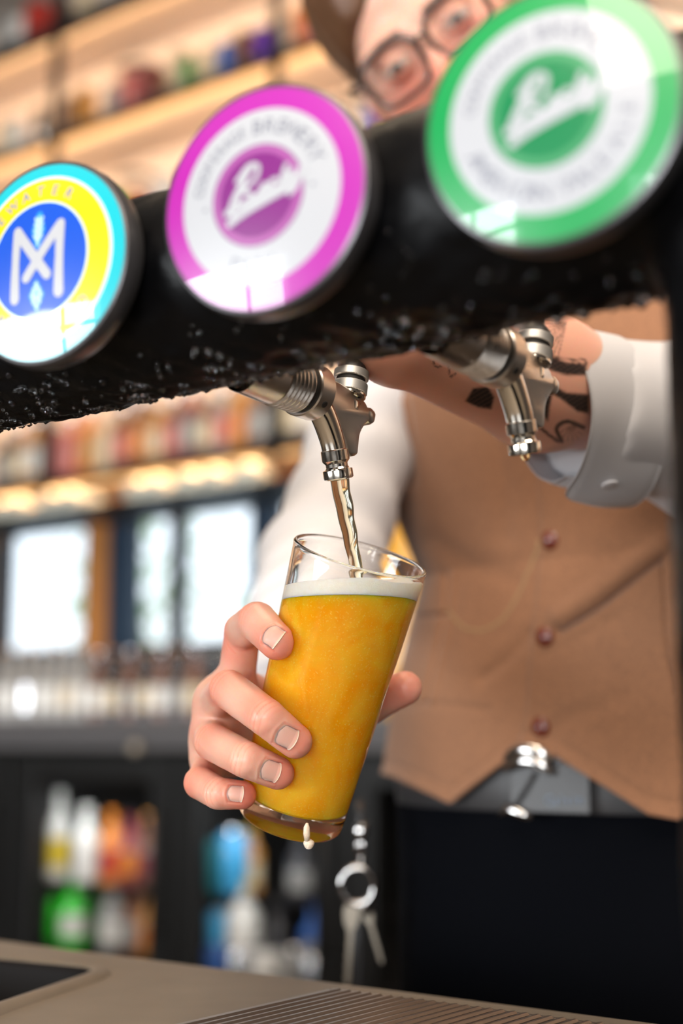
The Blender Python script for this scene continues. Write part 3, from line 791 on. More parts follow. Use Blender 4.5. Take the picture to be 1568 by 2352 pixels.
def script_strokes():
    """brush lettering 'Rocky' slanting upwards, in units of the disc radius"""
    S = []
    S.append(spline([(-.40, -.26), (-.30, .02), (-.16, .34), (-.07, .44), (-.20, .30), (-.36, .06), (-.45, -.12)], 26))
    S.append(spline([(-.34, .26), (-.14, .46), (.02, .42), (-.02, .24), (-.22, .10), (-.10, .02), (.0, -.12), (.10, -.10)], 26))
    x = .06
    S.append(spline([(.14, .10), (.06, .04), (.10, -.06), (.19, .0), (.18, .11), (.12, .12)], 16))
    S.append(spline([(.34, .16), (.27, .16), (.24, .06), (.30, .02), (.38, .08)], 16))
    S.append(spline([(.40, .08), (.50, .38), (.44, .16), (.46, .12), (.56, .24), (.48, .17), (.58, .12)], 18))
    S.append(spline([(.60, .26), (.60, .15), (.68, .16), (.74, .30), (.66, .02), (.52, -.10), (.62, .0), (.80, .24)], 22))
    S.append(spline([(-.46, -.36), (-.2, -.24), (.2, -.10), (.62, .04)], 20))
    S.append(spline([(-.5, -.2), (-.3, -.14), (.1, -.02), (.52, .06)], 20))
    return S
def roundel(loc, label, main, dark, pale, words):
    b = badge_base(loc, label)
    mm, md, mp = pmat('badge_colour', main), pmat('badge_dark', dark), pmat('badge_pale', pale)
    annulus('colour_ring', RBAD * .80, RBAD, mm, b); annulus('white_ring', RBAD * .46, RBAD * .80, M_['badge_white'], b)
    annulus('centre_disc', 0, RBAD * .46, md, b, .00003); 
    annulus('disc_edge', RBAD * .385, RBAD * .445, mp, b, .00008)
    parts = []
    for txt, a0, a1, size, inw, bold in words: parts += arc_text(txt, RBAD * .635, a0, a1, size * RBAD, inw, bold)
    V, F = join_data(parts); tag(pydata('lettering', V, F, M_['ink'], b, False), kind='stuff')
    parts = [ribbon([q * RBAD * .60 for q in s], RBAD * (.045 if i < 6 else .07)) for i, s in enumerate(script_strokes())]
    V, F = join_data(parts); pydata('script_lettering', V, F, M_['badge_white'], b, False)
    return b
bp = Vector((-.3443, .4070, 1.2704)); SPB = 0.1272; Y_BADGE = .4070
purple = roundel((bp.x, Y_BADGE, bp.z), 'purple ringed white round badge on the black beer font', (.34, .008, .28), (.16, .012, .155), (.30, .075, .27),
                 [('COOPERAGE', 168, 106, .155, False, .8), ('BREWERY', 92, 24, .20, False, 1.0), ('DARK', 250, 282, .19, True, 1.0), ('.', 0, 0, .3, False, 1), ('.', 184, 184, .3, False, 1)])
green = roundel((bp.x + SPB, Y_BADGE, bp.z), 'green ringed white round badge beside the face of the bartender', (.0, .24, .055), (.0, .16, .05), (.045, .24, .10),
                [('COOPERAGE', 168, 106, .155, False, .8), ('BREWERY', 92, 24, .20, False, 1.0), ('AMERICAN', 206, 266, .19, True, 1.0), ('PALE', 284, 312, .18, True, 1.0), ('ALE', 326, 350, .17, True, 1.0)])
b = badge_base((bp.x - SPB, Y_BADGE, bp.z), 'blue and yellow round badge with a white M on the black beer font')
m_cy, m_ye, m_bl = pmat('badge_cyan', (.0, .38, .45)), pmat('badge_yellow', (.68, .48, .0)), pmat('badge_blue', (.0, .06, .46))
m_lb = pmat('badge_light_blue', (.02, .24, .68)); m_pb = pmat('badge_pale_blue', (.38, .54, .78)); m_pc = pmat('badge_pale_cyan', (.55, .78, .72))
annulus('cyan_ring', RBAD * .87, RBAD, m_cy, b); annulus('pale_ring', RBAD * .845, RBAD * .87, m_pc, b); annulus('yellow_ring', RBAD * .605, RBAD * .845, m_ye, b)
annulus('inner_edge', RBAD * .59, RBAD * .605, m_pc, b); annulus('blue_disc', 0, RBAD * .59, m_bl, b)
m_bi = pmat('badge_blue_ink', (.03, .16, .42))
V, F = join_data(arc_text('WHITEWATER', RBAD * .725, 196, 62, RBAD * .155, False, 1) + arc_text('BREWING CO', RBAD * .725, 218, 318, RBAD * .15, True, 1)); tag(pydata('lettering', V, F, m_bi, b, False), kind='stuff')
K = RBAD
parts = [ribbon([(-.27 * K, .32 * K), (-.275 * K, 0), (-.28 * K, -.36 * K)], [.105 * K, .095 * K, .12 * K]), ribbon([(.27 * K, .32 * K), (.275 * K, 0), (.27 * K, -.36 * K)], [.105 * K, .095 * K, .12 * K]),
         ribbon([(-.27 * K, .33 * K), (.13 * K, -.17 * K)], .105 * K), ribbon([(.27 * K, .33 * K), (-.13 * K, -.17 * K)], .105 * K)]
V, F = join_data(parts); pydata('letter_m', V, F, M_['badge_white'], b, False)
halo = [ribbon([(0, .46 * K), (0, .30 * K), (0, .14 * K)], [.08 * K, .17 * K, .06 * K], .00006), ribbon([(0, -.24 * K), (0, -.36 * K), (0, -.50 * K)], [.06 * K, .20 * K, .05 * K], .00006)]
V, F = join_data(halo); pydata('emblem_halo', V, F, m_lb, b, False)
ear = [ribbon([(0, .44 * K), (0, .15 * K)], .025 * K, .0001)]
for q in range(4):
    for s in (-1, 1): ear.append(ribbon([(s * .008 * K, (.20 + q * .06) * K), (s * .045 * K, (.25 + q * .06) * K)], .03 * K, .0001))
for q, (xx, zz) in enumerate(((0, -.47), (-.035, -.42), (.035, -.42), (-.05, -.36), (.05, -.36), (0, -.38), (-.03, -.31), (.03, -.31), (0, -.26))):
    ear.append(ribbon([(xx * K, zz * K + .012 * K), (xx * K, zz * K - .012 * K)], .042 * K, .0001))
V, F = join_data(ear); pydata('grain_and_hop', V, F, m_pb, b, False)

# ------------------------------------------------------------------ beer taps
O1 = P(722, 903, .716); O1.x = -.440
O1 = PX(722, 903, -.440)
Z_TAP = O1.z; Y_NUT = O1.y
def knurl_ring(name, r, h0, h1, parent, org, axis):
    """ring with a cut diamond knurl"""
    n = 132; m = 9; V = []; F = []; a, u, w = basis(axis)
    prof = [(r - .0016, h0), (r - .0003, h0 + .0004)]
    rows = [(h0 + .0006) + (h1 - h0 - .0012) * j / (m - 1) for j in range(m)]
    allr = [(r - .0030, h0, 0)] + [(r - .0005, h0 + .0002, 0)] + [(r, h, 1) for h in rows] + [(r - .0005, h1 - .0002, 0), (r - .0030, h1, 0)]
    for k, (rr, h, kn) in enumerate(allr):
        for i in range(n):
            t = 2 * math.pi * i / n; d = 0
            if kn:
                d = .00048 * (-1 if (i + (k - 2)) % 2 else 1)
            V.append(Vector(org) + a * h + (u * math.cos(t) + w * math.sin(t)) * (rr + d))
    for k in range(len(allr) - 1):
        for i in range(n):
            j = (i + 1) % n; F.append((k * n + i, k * n + j, (k + 1) * n + j, (k + 1) * n + i))
    F.append(tuple(range(n - 1, -1, -1))); F.append(tuple(range((len(allr) - 1) * n, len(allr) * n)))
    o = pydata(name, V, F, M_['knurl'], parent); o.data.set_sharp_from_angle(angle=math.radians(18)); return o
def beer_tap(x, label, drip):
    t = empty('beer_tap', (x, Y_NUT, Z_TAP)); tag(t, label, 'tap')
    ax = (0, 1, -0.03)
    y_in = Y_PIPE - Y_NUT + .03
    prof = [(.0125, y_in), (.0132, -.040), (.0132, -.0345), (.0108, -.0343), (.0108, -.0325)]
    h = -.0325
    for k in range(6): prof += [(.0122, h + .0001), (.0136, h + .0011), (.0136, h + .0017), (.0122, h + .0028)]; h += .0031
    prof += [(.0112, h + .0002), (.0112, h + .0022), (.0, h + .0022)]
    lathe('shank', prof, M_['satin_nickel'], t, 56, axis=ax, sharp=28)
    h += .0012
    lathe('gasket', [(.0, h - .001), (.0128, h - .001), (.0128, h + .0012), (0, h + .0012)], M_['dark_gap'], t, 48, axis=ax)
    lathe('coupling_nut', [(.010, h + .0009), (.0140, h + .0009), (.0146, h + .0016), (.0146, -.0008), (.0139, 0), (.0095, .0003), (0, .0003)], M_['satin_nickel'], t, 64, axis=ax)
    ang = math.radians(-38); hp = Vector((math.cos(ang) * .0146, (h - .001) / 2 + .0006, math.sin(ang) * .0146))
    lathe('spanner_hole', [(0, .0003), (.0015, .0003), (.0019, 0), (.0019, -.001), (0, -.001)], M_['dark_gap'], t, 20, org=hp, axis=(math.cos(ang), 0, math.sin(ang)))
    # forged body plate: outline in the y-z plane, rounded edges
    out = spline([(-.001, .0075), (.010, .0085), (.020, .0070), (.030, .0050), (.0375, .0015), (.0400, -.0010), (.0445, -.0010), (.0470, -.0032), (.0455, -.0068), (.0400, -.0086), (.0360, -.0120), (.0325, -.0170),
                  (.0312, -.0235), (.0295, -.0285), (.0215, -.0290), (.0170, -.0210), (.0120, -.0150), (.0070, -.0118), (.002, -.0105), (-.001, -.0095)], 84, True)
    V = []; F = []; n = len(out); hw = .0060
    sgn = 1 if sum(out[i - 1][0] * out[i][1] - out[i][0] * out[i - 1][1] for i in range(n)) > 0 else -1
    lay = [(-hw, .0016), (-hw + .0006, .0005), (-hw + .0017, 0), (hw - .0017, 0), (hw - .0006, .0005), (hw, .0016)]
    for xx, ins in lay:
        for i, q in enumerate(out):
            tt = out[(i + 1) % n] - out[i - 1]; tt /= np.linalg.norm(tt)
            q2 = q + v3((-tt[1], tt[0])) * ins * sgn
            V.append((xx, q2[0], q2[1]))
    for k in range(len(lay) - 1):
        for i in range(n):
            j = (i + 1) % n; F.append((k * n + i, k * n + j, (k + 1) * n + j, (k + 1) * n + i))
    F.append(tuple(range(n - 1, -1, -1))); F.append(tuple(range((len(lay) - 1) * n, len(lay) * n)))
    o = pydata('tap_body', V, F, M_['satin_nickel'], t); o.data.set_sharp_from_angle(angle=math.radians(50))
    lathe('pivot_boss', [(0, -.0064), (.0026, -.0062), (.0042, -.0052), (.0048, -.0034), (.0048, .0034), (.0042, .0052), (.0026, .0062), (0, .0064)], M_['satin_nickel'], t, 36, org=(0, .0422, -.0048), axis=(1, 0, 0))
    # spout: bent tube swelling to a collar, waist and lip
    pts = spline([(0, .001, -.0040), (0, .0060, -.0085), (0, .0108, -.0150), (0, .0148, -.0220), (0, .0172, -.0280)], 22)
    rad = [.0046 + .0017 * min(1, i / 8) for i in range(22)]
    rad = [.0071 - .0006 * i / 21 for i in range(22)]
    Vt, Ft = tube_data(pts, rad, 40, True); pydata('spout', Vt, Ft, M_['nickel'], t)
    e = Vector(pts[-1]); d = (Vector(pts[-1]) - Vector(pts[-3])).normalized(); d = Vector((0, .27, -1)).normalized()
    lathe('nozzle', [(0, -.0012), (.0068, -.0012), (.0073, -.0006), (.0073, .0046), (.0066, .0054), (.0058, .0064), (.0058, .0080), (.0064, .0090), (.0077, .0094), (.0079, .0100), (.0078, .0140), (.0070, .0146), (.0056, .0146), (.0052, .010), (0, .010)],
          M_['nickel'], t, 56, org=e, axis=d, sharp=30)
    tip = e + d * .0146
    # compensator stem: cone, two knurled rings, pull handle
    so = Vector((0, .0290, .0000)); sa = Vector((0, .19, 1)).normalized()
    lathe('stem', [(.0, -.004), (.0062, -.004), (.0066, .0), (.0058, .0022), (.0072, .0030), (.0072, .0040), (0, .0040)], M_['nickel'], t, 40, org=so, axis=sa)
    lathe('stem_collar', [(0, .0036), (.0086, .0036), (.0090, .0041), (.0090, .0052), (.0084, .0056), (0, .0056)], M_['nickel'], t, 48, org=so, axis=sa)
    knurl_ring('knurled_ring', .0090, .0056, .0118, t, so, sa)
    lathe('ring_gap', [(0, .0116), (.0078, .0116), (.0078, .0142), (0, .0142)], M_['dark_gap'], t, 40, org=so, axis=sa)
    knurl_ring('knurled_ring', .0090, .0140, .0190, t, so, sa)
    lathe('handle', [(0, .0188), (.0082, .0188), (.0078, .0210), (.0045, .025), (.0042, .038), (.0072, .052), (.0095, .075), (.0105, .105), (.0085, .124), (0, .128)], M_['black_metal'], t, 28, org=so, axis=sa)
    if drip:
        dp = [(0, -.0032), (.0012, -.0030), (.0021, -.0018), (.0023, 0), (.0021, .0014), (0, .0016)]
        lathe('hanging_drop', dp, mat('beer_drop', (1, .86, .5), .02, trans=1, ior=1.33), t, 20, org=tip + Vector((0, 0, -.0004)))
    return t, Vector(t.location) + tip
tap1, TIP1 = beer_tap(-.440, 'nickel beer tap pouring amber beer into the glass', False)
O2 = PY(1151, 838, Y_NUT)
tap2, TIP2 = beer_tap(O2.x, 'nickel beer tap not in use, before the tattooed forearm', True)
print('TAP2 x', O2.x, 'z', O2.z, Z_TAP, 'tips', proj([TIP1, TIP2]))

# ------------------------------------------------------------------ the glass
G_T = P(828, 1273, .762); G_B = P(664, 1884, .7875)
GA = (G_T - G_B).normalized(); GL = (G_T - G_B).length
RT, RBS = .0366, .0294
print('glass length', GL)
def r_out(h): return RBS + (RT - RBS) * h / GL
WALL = .0019; BASE = .0135
prof = [(0, .0022), (RBS * .72, .0020), (RBS - .004, .0002), (RBS - .0016, .0004), (RBS - .0002, .0022)]
prof += [(r_out(h), h) for h in np.linspace(.006, GL - .003, 12)]
prof += [(RT + .0002, GL - .0012), (RT - .0003, GL - .0002), (RT - .0010, GL), (RT - .0018, GL - .0003), (RT - .0023, GL - .0014)]
prof += [(r_out(h) - WALL, h) for h in np.linspace(GL - .004, BASE + .006, 12)]
prof += [(r_out(BASE) - WALL - .0012, BASE + .0018), (r_out(BASE) - WALL - .004, BASE + .0002), (r_out(BASE) * .5, BASE - .0008), (0, BASE - .001)]
gl = empty('beer_glass', G_B); tag(gl, 'tilted straight-sided beer glass in the hand of the bartender under the pouring tap', 'glass')
lathe('glass_wall', prof, M_['glass'], gl, 96, axis=GA, sharp=50)
# beer and foam fill the inside, cut by level planes
def frustum_bm(r_extra=.00025, h0=BASE - .0016, h1=GL - .004):
    pr = [(0, h0 - .0002), (r_out(BASE) * .5, h0 + .0001), (r_out(BASE) - WALL - .0038, h0 + .0011), (r_out(BASE) - WALL - .0010, h0 + .0028)]
    pr += [(r_out(h) - WALL + r_extra, h) for h in np.linspace(BASE + .006, h1, 24)] + [(0, h1)]
    V, F = lathe_data(pr, 96, (0, 0, 0), GA); bm = bmesh.new(); vs = [bm.verts.new(v) for v in V]
    for f in F: bm.faces.new([vs[i] for i in f])
    bmesh.ops.recalc_face_normals(bm, faces=bm.faces); return bm
def cut(bm, co, no, keep_below=True):
    r = bmesh.ops.bisect_plane(bm, geom=bm.verts[:] + bm.edges[:] + bm.faces[:], plane_co=co, plane_no=no, clear_outer=keep_below, clear_inner=not keep_below)
    es = [g for g in r['geom_cut'] if isinstance(g, bmesh.types.BMEdge)]
    bmesh.ops.holes_fill(bm, edges=es, sides=0); return bm
# level of the beer: read on the wall nearest the camera
def wall_point(px, py):
    """first hit of the photo ray with the glass cone"""
    r = ray(px, py).normalized(); best = None
    for s in np.linspace(.68, .86, 900):
        q = EYE + r * s; h = (q - G_B).dot(GA); rad = ((q - G_B) - GA * h).length
        if rad < r_out(h) - WALL: return q
    return EYE + r * .75
b_mid = wall_point(838, 1366); f_mid = wall_point(842, 1326)
up_b = Vector((0, 0, 1)) + C_R * .01; up_f = Vector((0, 0, 1)) - C_R * .02
beer = empty('beer', G_B); tag(beer, 'hazy golden beer with a creamy head inside the tilted glass', 'beer')
M_['beer'] = None
bmx = bpy.data.materials.new('hazy_beer'); bmx.use_nodes = True
nt = bmx.node_tree; pb = nt.nodes['Principled BSDF']; L = nt.links.new
pb.inputs['Roughness'].default_value = .25; pb.inputs['Subsurface Weight'].default_value = 1.0
pb.inputs['Subsurface Radius'].default_value = (1.0, .55, .15); pb.inputs['Subsurface Scale'].default_value = .010; pb.inputs['Specular IOR Level'].default_value = .0
tc = nt.nodes.new('ShaderNodeTexCoord'); mp = nt.nodes.new('ShaderNodeMapping'); L(tc.outputs['Object'], mp.inputs['Vector']); mp.inputs['Scale'].default_value = (1, 1, .6)
na = nt.nodes.new('ShaderNodeTexNoise'); na.inputs['Scale'].default_value = 48; na.inputs['Detail'].default_value = 9; na.inputs['Distortion'].default_value = 1.6; L(mp.outputs[0], na.inputs['Vector'])
nb = nt.nodes.new('ShaderNodeTexNoise'); nb.inputs['Scale'].default_value = 900; nb.inputs['Detail'].default_value = 2; L(tc.outputs['Object'], nb.inputs['Vector'])
rp = nt.nodes.new('ShaderNodeValToRGB'); rp.color_ramp.elements[0].position = .34; rp.color_ramp.elements[0].color = (1.0, .40, .002, 1)
rp.color_ramp.elements[1].position = .72; rp.color_ramp.elements[1].color = (1.0, .56, .03, 1); L(na.outputs['Fac'], rp.inputs[0])
rp2 = nt.nodes.new('ShaderNodeValToRGB'); rp2.color_ramp.elements[0].position = .58; rp2.color_ramp.elements[0].color = (0, 0, 0, 1); rp2.color_ramp.elements[1].position = .78; rp2.color_ramp.elements[1].color = (.55, .55, .55, 1); L(nb.outputs['Fac'], rp2.inputs[0])
mx = nt.nodes.new('ShaderNodeMix'); mx.data_type = 'RGBA'; L(rp2.outputs[0], mx.inputs[0]); L(rp.outputs[0], mx.inputs[6]); mx.inputs[7].default_value = (1.0, .80, .22, 1)
L(mx.outputs[2], pb.inputs['Base Color'])
M_['beer'] = bmx
M_['foam'] = mat('beer_foam', (.98, .93, .84), .6, sss=1.0, sss_r=(1, .85, .6), sss_s=.006, vary=(500, (.95, .87, .74), .25), bump=(1400, .25, .0004))
o = bm_obj('liquid', cut(frustum_bm(), b_mid - G_B, up_b), M_['beer'], beer, True, 40)
bmf = cut(frustum_bm(), f_mid - G_B, up_f); bmf = cut(bmf, b_mid - G_B, up_b, False)
bm_obj('foam_head', bmf, M_['foam'], beer, True, 40)
# amber tint of the thick base comes from beer below; foam drip on the base edge
dpp = [P(706, 1884, .7562), P(706, 1905, .7560), P(705, 1922, .757)]
q = P(709, 1939, .7585)
V1, F1 = tube_data([P(705, 1890, .7560), P(704, 1900, .7558), P(704, 1915, .7560), P(705, 1930, .7572)], [.0006, .0016, .0018, .0014], 14)
M_['drip'] = mat('drying_foam', (.62, .47, .35), .5, sss=.6, sss_r=(1, .8, .6), sss_s=.004, vary=(700, (.80, .68, .54), .2), bump=(1500, .5, .0006))
dr = pydata('foam_streak', V1, F1, M_['drip'], beer); dr.location = -G_B
dr2 = lathe('foam_drip', [(0, -.0027), (.0013, -.0025), (.0024, -.0012), (.0030, .0004), (.0027, .0016), (.0014, .0025), (0, .0028)], M_['drip'], beer, 24, org=q - G_B)
# the pouring stream
M_['pour'] = mat('pouring_beer', (1.0, .92, .70), .02, trans=1.0, ior=1.33)
s0 = TIP1 + Vector((0, -.001, .004)); hit = P(826, 1345, .765); 
pts = []; rad = []
d0 = Vector((0, .27, -1)).normalized()
for k in range(44):
    t = k / 43; q = s0.lerp(hit, t); q = s0 * (1 - t) ** 2 + (s0 + (hit - s0).length * .5 * (hit - s0).normalized().lerp(d0, .35)) * (2 * t * (1 - t)) + hit * t * t
    pts.append(q + C_R * (.00020 * math.sin(t * 27)) ); rad.append((.0052 - .0017 * min(1, t * 1.3)) * (1 + .022 * math.sin(t * 24 + 1)))
stream = empty('beer_stream', s0); tag(stream, 'thin stream of amber beer falling from the tap into the glass', 'beer stream')
Vs, Fs = tube_data([p - s0 for p in pts], rad, 28)
Vs = [v + (v - (pts[i // 28] - s0)) * (.02 * math.sin(2 * (i % 28) / 28 * 6.283 + i // 28 * .22)) for i, v in enumerate(Vs)]
pydata('stream_body', Vs, Fs, M_['pour'], stream)

# ------------------------------------------------------------------ the bartender
def V_(p): return v3(tuple(p))
GBn, GAn = V_(G_B), V_(GA)
def glass_sd(Q):
    q = Q - GBn; h = q @ GAn; r = np.linalg.norm(q - h[..., None] * GAn, axis=-1)
    return np.maximum(r - (RBS + (RT - RBS) * h / GL), np.maximum(-h, h - GL))

# --- hand on the glass : joints placed in space (photo column, row, distance)
HJ = {'index': [(540, 1583, .822), (557, 1450, .800), (590, 1427, .768), (637, 1474, .7475)],
      'middle': [(497, 1612, .822), (524, 1583, .770), (612, 1648, .7345), (678, 1703, .7405)],
      'ring': [(488, 1690, .826), (488, 1704, .776), (565, 1745, .7405), (638, 1776, .7475)],
      'little': [(488, 1752, .828), (460, 1798, .782), (500, 1822, .760), (556, 1826, .7605)]}
HR = {'index': (.0114, .0106, .0106, .0098), 'middle': (.0116, .0106, .0099, .0090), 'ring': (.0112, .0102, .0096, .0087), 'little': (.0102, .0091, .0086, .0077)}
TH = [P(660, 1668, .868), P(742, 1652, .846), P(846, 1618, .828), P(930, 1580, .816)]
THR = (.0150, .0128, .0115, .0098)
WR = [P(628, 1640, .905), P(618, 1700, .900)]
J = {k: [V_(P(*q)) for q in v] for k, v in HJ.items()}
THn = [V_(p) for p in TH]; WRn = [V_(p) for p in WR]
EL_R = V_(P(738, 1305, 1.135)); SH_R = V_(P(960, 650, 1.30))
def finger_sd(Q, j, r):
    d = rcone(Q, j[0], j[1], r[0] * .97, r[1] * .96)
    d = smin(d, rcone(Q, j[1], j[2], r[1], r[2]), .0012)
    d = smin(d, rcone(Q, j[2], j[3], r[2], r[3]), .0006)
    return d
def hand_sd(Q):
    f = None
    for k in HJ:
        d = finger_sd(Q, J[k], HR[k]); f = d if f is None else smin(f, d, .0012)
    t = rcone(Q, THn[0], THn[1], THR[0], THR[1]); t = smin(t, rcone(Q, THn[1], THn[2], THR[1] * .98, THR[2] * .96), .004)
    t = smin(t, rcone(Q, THn[2], THn[3], THR[2], THR[3]), .004)
    p = None; wr = (.019, .018)
    for k, w in (('index', 0), ('middle', 0), ('ring', 1), ('little', 1)):
        d = rcone(Q, WRn[w], J[k][0], wr[w], HR[k][0] * 1.06); p = d if p is None else smin(p, d, .012)
    mid = [(J['index'][0] + J['middle'][0]) / 2, (J['middle'][0] + J['ring'][0]) / 2, (J['ring'][0] + J['little'][0]) / 2]
    for m in mid: p = smin(p, rcone(Q, (WRn[0] + WRn[1]) / 2, m, .016, .0098), .010)
    p = smin(p, rcone(Q, J['index'][0] * .8 + WRn[0] * .2, THn[0] * .5 + THn[1] * .5, .009, .011), .012)
    p = smin(p, t, .010)
    p = smin(p, rcone(Q, WRn[0], V_(P(652, 1600, .96)), .0215, .024), .012); p = smin(p, rcone(Q, WRn[1], V_(P(648, 1640, .96)), .0205, .024), .012)
    d = smin(p, f, .0075)
    return np.maximum(d, -(glass_sd(Q) - .0001))
HB = np.array(sum([J[k] for k in J], []) + THn + WRn); 
hv, hf = sdf_mesh(hand_sd, HB.min(0) - .026, HB.max(0) + np.array([.026, .03, .026]), .00074)
hv = lap_smooth(hv, hf, 7, .5)
hn = vnormals(hv, hf)
# skin colour fields: rosy knuckles and fingertips; fine knuckle folds as relief, their shade also put into the colour
red = np.zeros(len(hv)); rel = np.zeros(len(hv)); crs = np.zeros(len(hv))
NAILS = {}
for k in HJ:
    j, r = J[k], HR[k]
    for q, amt, s in ((j[1], .60, .011), (j[2], .42, .008), (j[3], 1.0, .0095), (j[0], .25, .012)):
        red = np.maximum(red, amt * np.exp(-np.sum((hv - q) ** 2, 1) / (2 * s * s)))
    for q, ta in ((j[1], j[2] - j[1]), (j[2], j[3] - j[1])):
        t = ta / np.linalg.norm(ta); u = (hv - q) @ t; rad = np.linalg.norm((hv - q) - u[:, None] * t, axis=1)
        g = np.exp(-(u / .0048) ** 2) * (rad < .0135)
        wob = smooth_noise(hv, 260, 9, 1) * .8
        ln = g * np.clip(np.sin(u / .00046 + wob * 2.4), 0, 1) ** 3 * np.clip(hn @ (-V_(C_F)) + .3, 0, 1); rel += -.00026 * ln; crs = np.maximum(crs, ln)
for q, amt, s in ((THn[3], .7, .012), (THn[2], .3, .012)): red = np.maximum(red, amt * np.exp(-np.sum((hv - q) ** 2, 1) / (2 * s * s)))
red = np.clip(.02 + red + .22 * smooth_noise(hv, 150, 2, 2), 0, 1)
red = np.clip(red + .38 * crs, 0, 1)  # shade of the folds painted in as reddish lines
hv = hv + hn * (rel + .00006 * smooth_noise(hv, 1300, 8, 1))[:, None]
# nails: small curved plates laid on the fingertips
def march(p, n, fn, steps=14):
    p = p.copy()
    for _ in range(steps): p = p - n * fn(p)[:, None] * .9
    return p
nails = []
def nail(k, px, py, W, Lg, roll, bx_, by_):
    """centre seen at px,py; (bx_,by_) photo direction from cuticle to free edge"""
    j, r = J[k], HR[k]
    c = V_(P(px, py, proj([j[3]])[0, 2] - .0095)); cd = V_(P(px + bx_, py + by_, proj([j[3]])[0, 2] - .0095)) - c
    ax = (j[3] - j[2]); ax /= np.linalg.norm(ax)
    t = cd / np.linalg.norm(cd); t = t * .55 + ax * .45; t /= np.linalg.norm(t)
    base = j[2] * .18 + j[3] * .82
    n = c - base; n = n - t * (n @ t); n /= np.linalg.norm(n)
    s = np.cross(t, n); nu, nv = 17, 19; G = []; B = []; K = []
    for iv in range(nv):
        for iu in range(nu):
            u = iu / (nu - 1) * 2 - 1; v = iv / (nv - 1)
            st = .40 * (1 - math.sqrt(max(0, 1 - .96 * u * u)))
            vv = st + (1 - st - .09 * u * u) * v
            G.append(c + s * u * W / 2 + t * (vv - .5) * Lg + n * .008)
            edge = max(abs(u) ** 6, (1 - v) ** 7 if v < .5 else 0)
            B.append(.00042 - .00075 * edge + (.00025 if v > .86 else 0)); K.append(1.0 if v > .93 else 0.0)
    G = np.array(G); q = march(G, np.tile(n, (len(G), 1)), hand_sd)
    q = q + n * np.array(B)[:, None]
    F = [(a * nu + b, a * nu + b + 1, (a + 1) * nu + b + 1, (a + 1) * nu + b) for a in range(nv - 1) for b in range(nu - 1)]
    m = len(q); q2 = q - n * .0006; V = np.vstack([q, q2])
    rim = [b for b in range(nu)] + [a * nu + nu - 1 for a in range(1, nv)] + [(nv - 1) * nu + b for b in range(nu - 2, -1, -1)] + [a * nu for a in range(nv - 2, 0, -1)]
    F += [(rim[i - 1], rim[i], rim[i] + m, rim[i - 1] + m) for i in range(len(rim))]
    nails.append((V, np.array(F), np.array(K + K)))
    NAILS[k] = (c, n, t, W, Lg)
nail('index', 622, 1457, .0114, .0106, 0, 34, 18)
nail('middle', 657, 1692, .0113, .0116, 0, 40, 14)
nail('ring', 620, 1770, .0107, .0112, 0, 44, 12)
nail('little', 540, 1822, .0084, .0090, 0, 34, 4)
# slight groove round every nail
for k, (c, n, t, W, Lg) in NAILS.items():
    s = np.cross(t, n); q = hv - c; u = q @ s / (W / 2); v = q @ t / Lg + .5; fr = (q @ n > -.010) & (np.linalg.norm(q, axis=1) < .016)
    e = np.maximum(np.abs(u), np.where(v < .5, np.abs(v - .5) / .5 * np.clip(1 + .25 * u * u, 0, 2), 0))
    g = np.exp(-((e - 1.05) / .08) ** 2) * fr * (v < 1.0)
    hv = hv - hn * (.00020 * g)[:, None]; red = np.clip(red + .35 * g, 0, 1)
    w = np.exp(-((e - 1.3) / .16) ** 2) * fr * (v < 1.0); hv = hv + hn * (.00022 * w)[:, None]

# --- other arm : forearm with tattoo, hand closed round the tap handle
W_L = V_(P(905, 757, .772)); F_L = V_(P(1235, 872, .862)); E_L = V_(P(1640, 985, .955)); SH_L = V_(P(2010, 690, 1.06))
HN0 = Vector((-.440, Y_NUT, Z_TAP)) + Vector((0, .0290, .0000)); HNA = Vector((0, .19, 1)).normalized()
h_at = lambda s: V_(HN0 + HNA * s)
LJ = {}
hx = v3((1, 0, 0)); aw = V_(C_R)
side = np.cross(V_(HNA), aw); side /= np.linalg.norm(side)      # away from / toward viewer
for i, (k, s) in enumerate((('little', .048), ('ring', .066), ('middle', .084), ('index', .103))):
    c = h_at(s); rr = .0185
    base = c + aw * .026 + side * .026
    LJ[k] = [base, c + side * .024 - aw * .012, c - aw * .024 - side * .004, c - aw * .010 - side * .020]
LR = {'index': (.0108, .0092, .0088, .0080), 'middle': (.0110, .0095, .0088, .0080), 'ring': (.0106, .0092, .0085, .0078), 'little': (.0096, .0083, .0077, .0068)}
LT = [W_L + aw * -.016 - side * .004 + v3((0, 0, .018)), h_at(.085) + aw * .022 - side * .016, h_at(.100) + aw * .004 - side * .024, h_at(.118) - aw * .008 - side * .020]
def arm_sd(Q):
    f = None
    for k in LJ:
        d = finger_sd(Q, LJ[k], LR[k]); f = d if f is None else smin(f, d, .0012)
    t = smin(rcone(Q, LT[0], LT[1], .014, .013), smin(rcone(Q, LT[1], LT[2], .0125, .011), rcone(Q, LT[2], LT[3], .011, .0095), .004), .008)
    p = None
    for k, o in (('little', -.012), ('ring', -.004), ('middle', .004), ('index', .012)):
        d = rcone(Q, W_L + v3((0, 0, o * .7)), LJ[k][0], .0185, .0115); p = d if p is None else smin(p, d, .012)
    p = smin(p, t, .012)
    a = rcone(Q, W_L + v3((0, 0, .008)), F_L + v3((0, 0, .010)), .0215, .0315); a = smin(a, rcone(Q, W_L - v3((0, 0, .008)), F_L - v3((0, 0, .012)), .0205, .0300), .012)
    a = smin(a, rcone(Q, F_L, E_L, .036, .036), .02)
    return smin(smin(p, f, .007), a, .014)
